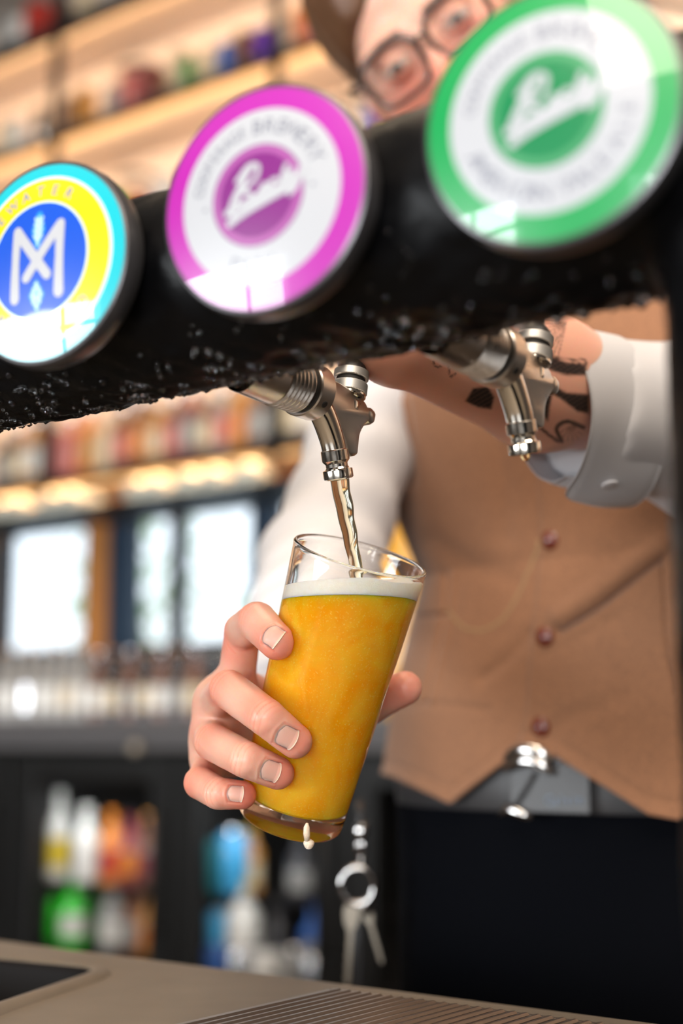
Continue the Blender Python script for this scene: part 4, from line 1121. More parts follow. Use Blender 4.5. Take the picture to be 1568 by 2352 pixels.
AB = np.array(sum([LJ[k] for k in LJ], []) + LT + [W_L, F_L + (E_L - F_L) * .35])
av, af = sdf_mesh(arm_sd, AB.min(0) - .045, AB.max(0) + .045, .00135)
av = lap_smooth(av, af, 2, .45)
an = vnormals(av, af)
pa = proj(av); Q2 = pa[:, :2]
front = np.clip((an @ (-V_(C_F)) - .02) / .12, 0, 1)
tat = np.zeros(len(av))
def paint(mask_fn, amt):
    global tat
    tat = np.maximum(tat, mask_fn * amt)
def poly_soft(poly, soft=3.0):
    ins = in_poly(Q2, poly); d = seg_dist(Q2, poly + [poly[0]])
    return np.clip(np.where(ins, .5 + d / (2 * soft), .5 - d / (2 * soft)), 0, 1)
def stroke(pts, w): 
    return np.clip((w / 2 + 1.2 - seg_dist(Q2, [tuple(p) for p in spline(pts, 24)])) / 2.4, 0, 1)
hatch = .95 + .05 * np.sin(Q2[:, 0] * .35 + Q2[:, 1] * .6)
# lower moth wing with a point, upper scalloped wing, small insect below, leaf by the spout (photo pixels)
paint(poly_soft([(1222, 868), (1262, 880), (1300, 902), (1352, 906), (1352, 950), (1325, 945), (1290, 918), (1268, 905), (1262, 935), (1258, 968), (1240, 948), (1212, 945), (1205, 915)]) * hatch, 1)
paint(poly_soft([(1222, 802), (1250, 792), (1262, 815), (1300, 832), (1345, 836), (1348, 862), (1300, 862), (1262, 850), (1236, 840)]) * hatch, 1)
for a in np.linspace(-.2, 1.25, 9):
    paint(stroke([(1300, 742), (1300 - 20 * math.cos(a) , 742 + 26 * math.sin(a)), (1300 - 62 * math.cos(a), 745 + 80 * math.sin(a))], 2.4), .7)
paint(stroke([(1236, 770), (1250, 800), (1288, 824), (1345, 826)], 4), .8)
for x in np.linspace(1268, 1345, 6): paint(np.clip((6 - np.hypot(Q2[:, 0] - x, Q2[:, 1] - 835)) / 3, 0, 1), .8)
paint(poly_soft([(1068, 922), (1086, 892), (1120, 888), (1135, 912), (1128, 940), (1098, 936)]) * hatch, 1)
for y in (896, 906, 916): paint(stroke([(1084, y), (1102, y - 3), (1124, y - 2)], 3), .6)
paint(stroke([(1205, 995), (1232, 980), (1262, 1000), (1282, 1014)], 7), .8); paint(stroke([(1290, 1014), (1278, 984), (1302, 968), (1340, 982)], 9), .85)
for a in np.linspace(.2, 2.6, 7): paint(stroke([(1310, 978), (1310 + 22 * math.cos(a), 978 + 24 * math.sin(a)), (1310 + 32 * math.cos(a), 978 + 36 * math.sin(a))], 2), .6)
paint(stroke([(1030, 838), (1034, 864), (1046, 858)], 4), .7); paint(stroke([(995, 830), (1000, 842), (1012, 842)], 4), .7)
for y0 in (1075, 1110, 1150, 1190): pass
tat *= front
ared = np.clip(.25 + .35 * smooth_noise(av, 60, 12, 2), 0, 1) * .35 + .22 * np.exp(-((pa[:, 0] - 900) / 130) ** 2)

# --- head
EYE_MID = V_(P(978, 97, 1.205))
fw = V_(C_R) * -.16 + V_(C_U) * -.34 + V_(C_F) * -.93; fw /= np.linalg.norm(fw)
upd = V_(C_R) * -.55 + V_(C_U) * .78; upd = upd - fw * (upd @ fw); upd /= np.linalg.norm(upd)
rt = np.cross(upd, fw)                           # the viewer's-right side of the face is +x here
HM = np.stack([-rt, fw, upd], 1)                 # local x, y (forward), z (up) columns
if np.dot(HM[:, 0], V_(C_R)) < 0: HM[:, 0] *= -1
HO = EYE_MID - fw * .088
def head_sd(q):
    ax = np.abs(q[..., 0]); m = np.stack([ax, q[..., 1], q[..., 2]], -1)
    d = ellip(q, (0, -.012, .035), (.0765, .098, .096))
    d = smin(d, ellip(q, (0, .020, -.040), (.062, .066, .078)), .035)
    d = smin(d, ellip(q, (0, .048, -.090), (.032, .032, .026)), .030)
    d = smin(d, ellip(m, (.045, .048, -.030), (.022, .026, .024)), .022)               # cheekbones
    d = smin(d, ellip(m, (.028, .078, .020), (.030, .014, .010)), .014)               # brow
    d = np.maximum(d, -ellip(m, (.032, .100, .000), (.022, .016, .015))) if False else -smin(-d, ellip(m, (.032, .102, -.001), (.019, .018, .0125)), .012)
    d = smin(d, rcone(q, (0, .084, .004), (0, .108, -.034), .0085, .0105), .012)       # nose
    d = smin(d, ellip(m, (.010, .100, -.036), (.0085, .010, .0075)), .006)
    d = smin(d, ellip(m, (.032, .083, -.0005), (.0148, .0125, .0118)), .002)           # eyes and lids
    d = smin(d, rcone(m, (.0, .0925, -.0605), (.023, .079, -.062), .0052, .003), .006)
    d = smin(d, rcone(m, (.0, .0905, -.0700), (.020, .079, -.067), .0062, .003), .006)
    d = -smin(-d, rcone(m, (0, .0985, -.0655), (.023, .083, -.0645), .0012, .0008), .003)
    e = ellip(m, (.080, -.008, -.008), (.010, .020, .031)); e = -smin(-e, ellip(m, (.087, -.004, -.006), (.006, .012, .020)), .006)
    d = smin(d, e, .006)
    d = smin(d, rcone(q, (0, -.022, -.045), (0, -.055, -.150), .058, .060), .025)
    return d
kv, kf = sdf_mesh(head_sd, (-.10, -.13, -.165), (.10, .14, .145), .0022)
kv = lap_smooth(kv, kf, 2, .4)
kred = np.zeros(len(kv)); klip = np.zeros(len(kv)); kbrow = np.zeros(len(kv)); keye = np.zeros(len(kv)); kiris = np.zeros(len(kv))
xx, yy, zz = np.abs(kv[:, 0]), kv[:, 1], kv[:, 2]
kred = .8 * np.exp(-((xx - .045) ** 2 + (zz + .035) ** 2) / (2 * .02 ** 2)) + .8 * np.exp(-(xx ** 2 + (zz + .030) ** 2) / (2 * .015 ** 2)) * (yy > .08) + .5 * np.exp(-((xx - .034) ** 2 + (zz + .012) ** 2) / (2 * .009 ** 2))
klip = ((zz < -.056) & (zz > -.077) & (xx < .024) & (yy > .076)) * .6
bz = zz - (.0215 + .10 * (xx - .03) * (xx < .034) - .18 * np.maximum(xx - .034, 0)); kbrow = np.clip(1.5 - np.abs(bz) / .0036, 0, 1) * (xx > .012) * (xx < .054) * (yy > .05)
ex, ez = (xx - .032) / .0145, (zz + .0012) / .0044
keye = (ex ** 2 + ez ** 2 < 1) * (yy > .085); kiris = (((xx - .032) ** 2 + (zz + .0032) ** 2) < .0056 ** 2) * keye
lid = (np.abs(ez - np.sqrt(np.clip(1 - ex ** 2, 0, 1))) < .28) * (np.abs(ex) < 1) * (yy > .08); kbrow = np.maximum(kbrow, lid * .9)
kw = HO + kv @ HM.T
flip_h = np.linalg.det(HM) < 0
kf2 = kf[:, ::-1] if flip_h else kf

# --- body under the clothes (coarse), in one surface from hips to neck and down to the ankles
PF = V_(P(1252, 1463, 1.085)); BA, BB = .186, .128
TC = PF + v3((0, BB, 0)); Z_WAIST = PF[2]
NECK = HO + HM @ v3((0, -.050, -.145))
LEAN = v3((-.055, -.02, 0))
CH = v3((TC[0], TC[1], 0)) + LEAN * .8; CH[2] = Z_WAIST + .26
HIP = v3((TC[0], TC[1] + .01, Z_WAIST - .20))
SHO = [SH_R, SH_L]
FT = [v3((HIP[0] - .11, HIP[1] + .02, 0)), v3((HIP[0] + .12, HIP[1] + .06, 0))]
def body_sd(Q):
    d = ellip(Q, (TC[0], TC[1], Z_WAIST), (.150, .100, .20)); d = smin(d, ellip(Q, CH, (.165, .105, .19)), .06)
    d = smin(d, ellip(Q, HIP, (.158, .108, .14)), .06)
    d = smin(d, rcone(Q, CH + v3((0, 0, .12)), NECK, .05, .054), .03)
    for S, E in ((SH_R, EL_R), (SH_L, E_L)):
        d = smin(d, rcone(Q, CH + v3((0, 0, .07)), S, .055, .030), .03); d = smin(d, rcone(Q, S, E, .030, .030), .015)
    d = smin(d, rcone(Q, EL_R, (WRn[0] + WRn[1]) / 2, .036, .024), .02)
    for s, ft in zip((-1, 1), FT):
        hp = HIP + v3((s * .085, 0, -.05)); kn = (hp + ft) / 2 + v3((0, -.02, .02)); an_ = ft + v3((0, .03, .09))
        d = smin(d, rcone(Q, hp, kn, .080, .052), .05); d = smin(d, rcone(Q, kn, an_, .052, .036), .03)
        d = smin(d, rcone(Q, an_, ft + v3((0, -.12, .035)), .034, .026), .02)
    return d
lo = np.minimum(np.minimum(SH_R, EL_R), np.minimum(HIP - .25, WRn[0])) - .08; hi = np.maximum(np.maximum(SH_L, E_L), np.maximum(HIP + .25, NECK)) + .08
lo[2] = -.01; hi[2] = max(SH_R[2], SH_L[2], NECK[2]) + .07
bv, bf = sdf_mesh(body_sd, lo, hi, .011); bv = lap_smooth(bv, bf, 1, .4)

# --- skin materials and the one body mesh
SK = (.68, .385, .29)
def skin_mat(name, base, attrs, bump=True):
    return mat(name, base, .40, sss=.7, sss_r=(1, .32, .16), sss_s=.0075, vary=(26, tuple(np.array(base) * v3((1.06, 1.04, 1.02))), .3), bump=(900, .22, .0003), attr=attrs, spec=.42)
M_['skin'] = skin_mat('skin', SK, [('rosy_and_shade', (.66, .165, .105)), ('tattoo', (.006, .0065, .008)), ('lip', (.50, .13, .10)), ('brow', (.07, .035, .02)), ('eye_white', (.50, .40, .34)), ('iris', (.05, .03, .02))])
M_['nail'] = mat('nail', (.72, .37, .29), .40, spec=.3, sss=.4, sss_r=(1, .4, .25), sss_s=.002, coat=.0, attr=[('rosy_and_shade', (.80, .54, .40))])
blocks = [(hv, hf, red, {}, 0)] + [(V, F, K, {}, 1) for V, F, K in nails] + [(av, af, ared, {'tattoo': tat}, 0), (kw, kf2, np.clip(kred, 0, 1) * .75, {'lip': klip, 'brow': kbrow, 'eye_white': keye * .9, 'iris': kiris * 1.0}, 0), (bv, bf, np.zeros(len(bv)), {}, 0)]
VV = []; FF = []; ATT = {k: [] for k in ('rosy_and_shade', 'tattoo', 'lip', 'brow', 'eye_white', 'iris')}; MI = []; off = 0
for V, F, R, ex_, mi in blocks:
    VV.append(V); FF.append(F + off); off += len(V); MI.append(np.full(len(F), mi))
    for k in ATT: ATT[k].append(R if k == 'rosy_and_shade' else ex_.get(k, np.zeros(len(V))))
person = quads_fast('person', np.concatenate(VV), np.concatenate(FF), [M_['skin'], M_['nail']])
me = person.data
if len(me.polygons) == sum(len(m) for m in MI): me.polygons.foreach_set('material_index', np.concatenate(MI).astype(np.int32))
for k, v in ATT.items():
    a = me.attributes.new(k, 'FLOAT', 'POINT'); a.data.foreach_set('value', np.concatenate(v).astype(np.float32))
tag(person, 'bartender in brown waistcoat, white shirt and glasses pouring beer at the tap', 'person')
print('person verts', off)

# --- hair
def hair_sd(q):
    d = ellip(q, (0, -.018, .042), (.088, .106, .101)); n = smooth_noise(q.reshape(-1, 3), 110, 31, 2).reshape(q.shape[:-1])
    d = d - .004 * n - .010 * np.clip((q[..., 2] - .06) / .08, 0, 1)
    face = ellip(q, (0, .118, -.045), (.074, .075, .125)); low = q[..., 2] + .035 - np.clip(q[..., 1] + .02, 0, 1) * .9
    d = -smin(-d, face, .008)
    return np.maximum(d, -low)
qv, qf = sdf_mesh(hair_sd, (-.11, -.14, -.07), (.11, .11, .17), .0034)
M_['hair'] = mat('brown_hair', (.085, .035, .014), .45, vary=(90, (.14, .062, .028), .3), bump=(240, .6, .002))
quads_fast('hair', HO + lap_smooth(qv, qf, 1) @ HM.T, qf[:, ::-1] if flip_h else qf, M_['hair'], person)
# --- spectacles
def hl(p): return HO + HM @ v3(p)
M_['frame'] = mat('dark_spectacle_frame', (.022, .014, .012), .25, coat=.5)
sp = None; parts = []
for s in (-1, 1):
    c = v3((s * .0335, .103, -.004)); ring = []
    for k in range(44):
        t = 2 * math.pi * k / 44; ct, st = math.cos(t), math.sin(t); e = 2 / 3.2
        x = math.copysign(abs(ct) ** e, ct) * .0268; z = math.copysign(abs(st) ** e, st) * (.0225 if st > 0 else .0235)
        ring.append(hl(c + v3((x * (1 + .06 * (z > 0) * 1), -.35 * max(0, s * (x * 1) ) ** 1.0 * .25, z))))
    parts.append(tube_data(ring, .0026, 8, False, True))
    parts.append(tube_data([hl((s * .061, .098, .006)), hl((s * .075, .088, .008)), hl((s * .082, .03, .006)), hl((s * .083, -.012, .004)), hl((s * .080, -.034, -.02))], [.0022, .0024, .002, .002, .002], 8))
parts.append(tube_data([hl((-.0075, .105, .004)), hl((0, .109, .0075)), hl((.0075, .105, .004))], .002, 8))
V, F = join_data(parts); sp = pydata('spectacles', V, F, M_['frame'], person)
for s in (-1, 1):
    V = [hl((s * .0335, .1025, -.004))]; F = []
    for k in range(30):
        t = 2 * math.pi * k / 30; ct, st = math.cos(t), math.sin(t); e = 2 / 3.2
        V.append(hl((s * .0335 + math.copysign(abs(ct) ** e, ct) * .0262, .1025, -.004 + math.copysign(abs(st) ** e, st) * .022)))
    for k in range(30): F.append((0, 1 + k, 1 + (k + 1) % 30))
    pydata('lens', V, F, M_['thin'], sp)

# ------------------------------------------------------------------ clothes
M_['shirt'] = mat('white_shirt', (.52, .51, .53), .75, bump=(700, .12, .0004), sheen=.1)
M_['wool'] = mat('brown_wool', (.30, .132, .060), .85, vary=(420, (.195, .086, .040), .22), bump=(1500, .5, .0005), sheen=.25)
M_['wool_dark'] = mat('brown_cord', (.30, .18, .085), .8)
M_['welt_shade'] = mat('dark_welt_shade', (.055, .028, .016), .9)  # dark colour for the shade lines along darts, pocket welts and seam
M_['trouser'] = mat('black_trousers', (.0018, .0021, .0034), .9, bump=(600, .2, .0004), spec=.05)
M_['leather'] = mat('black_leather', (.028, .026, .027), .42, bump=(300, .15, .0004))
M_['horn'] = mat('red_brown_button', (.13, .018, .006), .25, coat=.6)
def lerp3(z, zs, vs): return np.stack([np.interp(z, zs, [v[i] for v in vs]) for i in range(len(vs[0]))], -1)
ZS = [Z_WAIST - .30, Z_WAIST - .18, Z_WAIST - .05, Z_WAIST + .06, Z_WAIST + .20, Z_WAIST + .32, Z_WAIST + .43]
def cen(z): return lerp3(z, ZS, [(HIP[0] - .01, HIP[1]), (HIP[0] - .01, HIP[1]), (TC[0], TC[1]), (TC[0] - .004, TC[1]), (CH[0] + .01, CH[1]), (CH[0], CH[1] + .005), (CH[0], CH[1] + .02)])
def ab(z): return lerp3(z, ZS, [(.222, .145), (.222, .145), (.205, .134), (.166, .124), (.190, .134), (.185, .122), (.125, .075)])
def torso(th, z, off=0.0):
    c = cen(z); s = ab(z) + off; e = .92
    ct, st = np.cos(th), np.sin(th)
    x = c[..., 0] + s[..., 0] * np.sign(ct) * np.abs(ct) ** e; y = c[..., 1] - s[..., 1] * np.sign(st) * np.abs(st) ** e
    return np.stack([x, y, z + 0 * x], -1)
HEM = [(500, 1700), (700, 1730), (835, 1764), (905, 1790), (1030, 1847), (1112, 1785), (1195, 1722), (1235, 1722), (1275, 1738), (1390, 1808), (1490, 1872), (1560, 1885), (1700, 1850), (2400, 1800)]
th = np.concatenate([np.linspace(-.35, 3.55, 460), np.linspace(3.55, 2 * math.pi - .35, 90)[1:-1]])
hx_, hy_ = [p[0] for p in HEM], [p[1] for p in HEM]
lo = np.full(len(th), Z_WAIST - .30); hi = np.full(len(th), Z_WAIST + .10)
for _ in range(32):
    m = (lo + hi) / 2; q = proj(torso(th, m, .004)); below = q[:, 1] > np.interp(q[:, 0], hx_, hy_)
    lo = np.where(below, m, lo); hi = np.where(below, hi, m)
zh = (lo + hi) / 2
vis = (th > -.15) & (th < 3.25); zb = Z_WAIST - .135
w = np.clip(np.minimum((th + .35) / .3, (3.55 - th) / .3), 0, 1); zh = np.where(th < 3.55, zh * w + zb * (1 - w), zb); zh = np.maximum(zh, Z_WAIST - .2)
NRW = 300; ZT = Z_WAIST + .43
rows = np.linspace(0, 1, NRW)
TH, TT = np.meshgrid(th, rows); ZZ = zh[None] + (ZT - zh[None]) * TT
G = torso(TH, ZZ); Vv = G.reshape(-1, 3); nc = len(th)
Fv = np.array([(r * nc + c, r * nc + (c + 1) % nc, (r + 1) * nc + (c + 1) % nc, (r + 1) * nc + c) for r in range(NRW - 1) for c in range(nc)])
Nv = vnormals(Vv, Fv); 
if np.mean(np.sum(Nv * (Vv - np.append(cen(Vv[:, 2]), Vv[:, 2:], 1)), 1)) < 0: Nv = -Nv
q = proj(Vv); Qv = q[:, :2]; fr = np.clip((Nv @ -V_(C_F)) / .25, 0, 1)
D = np.zeros(len(Vv))
def groove(poly, w, depth, smooth=True):
    pl = [tuple(p) for p in spline(poly, 30)] if smooth and len(poly) > 2 else poly
    global D
    D -= depth * np.exp(-(seg_dist(Qv, pl) / w) ** 2) * fr
edge = [(1236, 700), (1238, 1000), (1247, 1150), (1250, 1260), (1238, 1400), (1224, 1520), (1214, 1640), (1196, 1730)]
ex = np.interp(Qv[:, 1], [p[1] for p in edge], [p[0] for p in edge])
D += .0024 / (1 + np.exp(-np.clip((Qv[:, 0] - ex) / 2.2, -30, 30))) * fr
groove([(x + 16, y) for x, y in edge], 4, .0006)
groove([(1031, 1322), (1028, 1390), (1018, 1460), (1004, 1530), (984, 1612)], 6, .0042); D += .0016 * np.exp(-(seg_dist(Qv, [(1043, 1322), (1030, 1460), (996, 1612)]) / 9) ** 2) * fr
groove([(930, 1420), (985, 1418), (1032, 1410)], 6, .0022); groove([(905, 1608), (940, 1622), (984, 1616)], 7, .0020)
groove([(985, 1618), (1060, 1622), (1120, 1630)], 9, .0012)
groove([(1290, 1448), (1370, 1400), (1450, 1340), (1522, 1284)], 11, .0065); D += .005 * np.exp(-(seg_dist(Qv, [(1300, 1420), (1440, 1322), (1515, 1260)]) / 26) ** 2) * fr
groove([(1521, 1285), (1528, 1380), (1535, 1480), (1556, 1600)], 5, .0026)
groove([(1110, 1560), (1180, 1500), (1215, 1460)], 16, .002); groove([(1262, 1500), (1340, 1460), (1420, 1420)], 20, .0018); groove([(1258, 1690), (1330, 1640), (1440, 1600)], 22, .0016)
groove([(930, 900), (946, 1000), (950, 1110)], 10, .004); groove([(1150, 1000), (1165, 1120), (1160, 1230)], 26, .0018); groove([(1000, 1240), (1090, 1300), (1180, 1330)], 26, .0014)
D += .0022 * smooth_noise(Vv, 26, 17, 2) + .0006 * smooth_noise(Vv, 80, 18, 1)
hemd = np.repeat(rows[:, None] * (ZT - zh)[None], 1, 0).reshape(-1); D += .0012 * np.exp(-(hemd / .004) ** 2) - .0009 * np.exp(-((hemd - .012) / .002) ** 2)
Vv = Vv + Nv * D[:, None]
zV = Z_WAIST + .27; cx = cen(Vv[:, 2])[:, 0]
fcx = Vv[Fv].mean(1); keep = ~((fcx[:, 1] < CH[1]) & (fcx[:, 2] > zV + np.abs(fcx[:, 0] - cen(fcx[:, 2])[:, 0]) * 1.5))
vest = quads_fast('waistcoat', Vv, Fv[keep], M_['wool'], person)
md = vest.modifiers.new('cloth thickness', 'SOLIDIFY'); md.thickness = .0035; md.offset = -1
def on_vest(px, py, lift=0.0):
    d = np.hypot(q[:, 0] - px, q[:, 1] - py) + (fr < .05) * 1e4; i = np.argmin(d)
    return Vv[i] + Nv[i] * lift, Nv[i]
for i, (px, py) in enumerate(((1254, 1042), (1268, 1240), (1256, 1463), (1243, 1670))):
    p, n = on_vest(px, py)
    R = .0088
    o = lathe('button', [(0, .0068), (.0030, .0066), (.0058, .0055), (.0078, .0034), (.0084, .0018), (.0080, .0004), (.004, -.0012), (0, -.0014)], M_['horn'], vest, 28, p, n)
cord = [on_vest(x, y, .0022)[0] for x, y in spline([(1240, 1240), (1222, 1300), (1180, 1390), (1140, 1436), (1100, 1449), (1062, 1436), (1036, 1400), (1030, 1372)], 40)]
def welt_shade(pts, r, name='dart_welt_shade'):
    tube(name, [on_vest(x, y, .0006)[0] for x, y in spline(pts, 26)], [r * (.4 + .6 * math.sin(math.pi * (i + 1) / 27)) for i in range(26)], M_['welt_shade'], vest, 8)  # dark tubes stand in for shade in the dart, pocket and seam lines
welt_shade([(1031, 1322), (1028, 1390), (1018, 1460), (1004, 1530), (984, 1612)], .0036)
welt_shade([(930, 1420), (985, 1418), (1032, 1410)], .0024); welt_shade([(905, 1608), (940, 1622), (984, 1616)], .0024)
welt_shade([(1521, 1285), (1528, 1380), (1535, 1480), (1556, 1600)], .0022, 'side_seam_shade')
tube('waistcoat_cord', cord, .0019, M_['wool_dark'], vest, 8)

# shirt : trunk and the sleeve of the pouring arm, sleeve of the other arm
WMID = (WRn[0] + WRn[1]) / 2; AXR = WMID - EL_R; AXR /= np.linalg.norm(AXR)
CUF0 = WMID - AXR * .026
def shirt_sd(Q):
    sh = Q.shape[:-1]; z = Q[..., 2]; c = cen(z); s = ab(z) - .012
    k = np.sqrt(((Q[..., 0] - c[..., 0]) / s[..., 0]) ** 2 + ((Q[..., 1] - c[..., 1]) / s[..., 1]) ** 2)
    d = (k - 1) * s[..., 1]; d = np.maximum(d, np.maximum(z - (Z_WAIST + .44), (Z_WAIST - .10) - z))
    d = smin(d, rcone(Q, CH + v3((0, 0, .10)), SH_R, .085, .045), .03); d = smin(d, rcone(Q, CH + v3((0, 0, .10)), SH_L, .085, .066), .03)
    a = smin(rcone(Q, SH_R, EL_R, .038, .0465), rcone(Q, EL_R, WMID, .0465, .031), .02)
    nb = CH + v3((0, 0, .12)); d = smin(d, np.maximum(rcone(Q, nb, NECK, .088, .062), (Q - (nb * .35 + NECK * .65)) @ ((NECK - nb) / np.linalg.norm(NECK - nb))), .03)
    t = (Q - EL_R) @ AXR
    w1 = np.sin(((Q - SH_R) @ ((EL_R - SH_R) / np.linalg.norm(EL_R - SH_R))) * 120 + 2.2 * Q[..., 0] * 40) * .0022
    a = a + w1 + (.0025 * smooth_noise(Q.reshape(-1, 3), 45, 41, 2)).reshape(sh)
    a = np.maximum(a, ((Q - CUF0) @ AXR) - .0)
    b = rcone(Q, SH_L, E_L, .066, .058); b = smin(b, rcone(Q, E_L, CUFL + (E_L - CUFL) * .20, .058, .044), .02)
    b = np.maximum(b + (.0022 * smooth_noise(Q.reshape(-1, 3), 45, 43, 2)).reshape(sh), (CUFL + AXL * .030 - Q) @ AXL)
    return smin(smin(d, a, .02), b, .02)
CUFL = V_(P(1256, 922, .868)); AXL = E_L - F_L; AXL /= np.linalg.norm(AXL)
pts = np.array([SH_R, EL_R, WMID, SH_L, E_L, CUFL, CH]); lo_ = pts.min(0) - .09; hi_ = pts.max(0) + .09
lo_[2] = min(lo_[2], Z_WAIST - .12); hi_[2] = Z_WAIST + .56
cpt = np.array([TC - v3((.2, .14, 0)), TC + v3((.2, .14, 0))]); lo_ = np.minimum(lo_, [cpt[0, 0], cpt[0, 1], 9]); hi_ = np.maximum(hi_, [cpt[1, 0], cpt[1, 1], -9])
sv, sf = sdf_mesh(shirt_sd, lo_, hi_, .0056); sv = lap_smooth(sv, sf, 2, .4)
shirt = quads_fast('shirt', sv, sf, M_['shirt'], person)
nb = CH + v3((0, 0, .12)); nx = (NECK - nb) / np.linalg.norm(NECK - nb); c0 = nb * .36 + NECK * .64
tube('collar', [c0 - nx * .004, c0 + nx * .012, c0 + nx * .030, c0 + nx * .032, c0 + nx * .028], [.074, .070, .066, .064, .060], M_['shirt'], shirt, 40, False)
# cuff at the pouring wrist: a band round the sleeve end
a_, u_, w_ = basis(AXR)
tube('cuff', [CUF0 - AXR * .052, CUF0 - AXR * .05, CUF0 - AXR * .01, CUF0 + AXR * .002, CUF0 + AXR * .003, CUF0 - AXR * .004], [.034, .0365, .0345, .0340, .0325, .0290], M_['shirt'], shirt, 40, False)
# open cuff of the other arm: a strip wrapped once round with its corner hanging free
Nn = -V_(C_F); Nn = Nn - AXL * (Nn @ AXL); Nn /= np.linalg.norm(Nn); Uu = np.cross(AXL, Nn); Uu = Uu if Uu[2] > 0 else -Uu
NP, NS = 120, 22; PH = 2 * math.pi + .20; CL = .064
GO = []
for layer in (0, 1):
    for i in range(NP):
        f = i / (NP - 1); ph = -.34 + f * PH
        fl = max(0, (f - .80) / .20); r0 = .0425 + .0035 * f
        for j in range(NS):
            s = j / (NS - 1)
            st = .013 * (1 - math.sqrt(max(0, 1 - max(0, (f - .955) / .045) ** 2)))
            sl = st + (CL - st) * s
            rr = r0 + .006 * fl * fl * (1 - .55 * s) + .0012 * math.sin(ph * 3 + s * 4) - layer * .0018 + .0010 * (s < .06 or s > .94 or f > .985) * (-1 if layer == 0 else 1) * .6
            er = 1.0 + .10 * abs(math.cos(ph))
            GO.append(CUFL + AXL * (sl + .004 * math.sin(ph) + .017 * math.cos(ph)) + rr * (-math.cos(ph) * Uu * er * 1.02 - math.sin(ph) * Nn * .93))
GO = np.array(GO); F = []
nl = NP * NS
for L_ in (0, 1):
    for i in range(NP - 1):
        for j in range(NS - 1):
            qd = (L_ * nl + i * NS + j, L_ * nl + i * NS + j + 1, L_ * nl + (i + 1) * NS + j + 1, L_ * nl + (i + 1) * NS + j); F.append(qd if L_ else qd[::-1])
rim = [i * NS for i in range(NP)] + [(NP - 1) * NS + j for j in range(1, NS)] + [i * NS + NS - 1 for i in range(NP - 2, -1, -1)] + [j for j in range(NS - 2, 0, -1)]
for i in range(len(rim)): a, b = rim[i - 1], rim[i]; F.append((a, b, b + nl, a + nl))
cuff = pydata('cuff', GO, F, M_['shirt'], shirt)
ii = int((NP - 1) * .93) * NS + 9; bpn = GO[ii]; nn = bpn - (CUFL + AXL * ((bpn - CUFL) @ AXL)); nn /= np.linalg.norm(nn)
lathe('cuff_button', [(0, .002), (.0035, .0022), (.005, .0018), (.0053, .0006), (0, 0)], M_['shirt'], cuff, 24, bpn, nn)

# trousers
Z_TW = PY(1240, 1748, TC[1] - .13).z
def trouser_sd(Q):
    z = Q[..., 2]; c = cen(z); s = np.stack([np.interp(z, [Z_WAIST - .45, Z_WAIST - .25, Z_WAIST - .12, Z_WAIST], [.200, .208, .204, .195]), np.interp(z, [Z_WAIST - .45, Z_WAIST - .25, Z_WAIST - .12, Z_WAIST], [.118, .132, .129, .122])], -1)
    k = np.sqrt(((Q[..., 0] - c[..., 0]) / s[..., 0]) ** 2 + ((Q[..., 1] - c[..., 1]) / s[..., 1]) ** 2); d = (k - 1) * s[..., 1]
    d = np.maximum(d, np.maximum(z - Z_TW, (Z_WAIST - .40) - z))
    for sg, ft in zip((-1, 1), FT):
        hp = HIP + v3((sg * .088, 0, -.10)); kn = (hp + ft) / 2 + v3((0, -.02, .02)); an_ = ft + v3((0, .02, .07))
        d = smin(d, rcone(Q, hp, kn, .102, .078), .03); d = smin(d, rcone(Q, kn, an_, .078, .062), .02)
    n = smooth_noise(Q.reshape(-1, 3) * v3((1, 1, .45)), 42, 51, 2).reshape(d.shape)
    return np.maximum(d + .004 * n, .05 - z)
lo_ = np.minimum(HIP - .24, np.array(FT).min(0) - .12); hi_ = np.maximum(HIP + .24, np.array(FT).max(0) + .12); lo_[2] = .03; hi_[2] = Z_TW + .02
tv, tf = sdf_mesh(trouser_sd, lo_, hi_, .0085); tv = lap_smooth(tv, tf, 2, .4)
trou = quads_fast('trousers', tv, tf, M_['trouser'], person)
M_['shoe'] = mat('black_shoe', (.012, .011, .011), .3)
for ft in FT:
    f_ = lambda Q, ft=ft: np.maximum(smin(smin(ellip(Q, ft + v3((0, -.10, .035)), (.046, .11, .04)), ellip(Q, ft + v3((0, .03, .05)), (.042, .06, .055)), .03), rcone(Q, ft + v3((0, .03, .05)), ft + v3((0, .035, .11)), .045, .045), .03), .002 - Q[..., 2])
    v, f = sdf_mesh(f_, ft + v3((-.08, -.25, -.01)), ft + v3((.08, .12, .18)), .008); quads_fast('shoe', v, f, M_['shoe'], person)
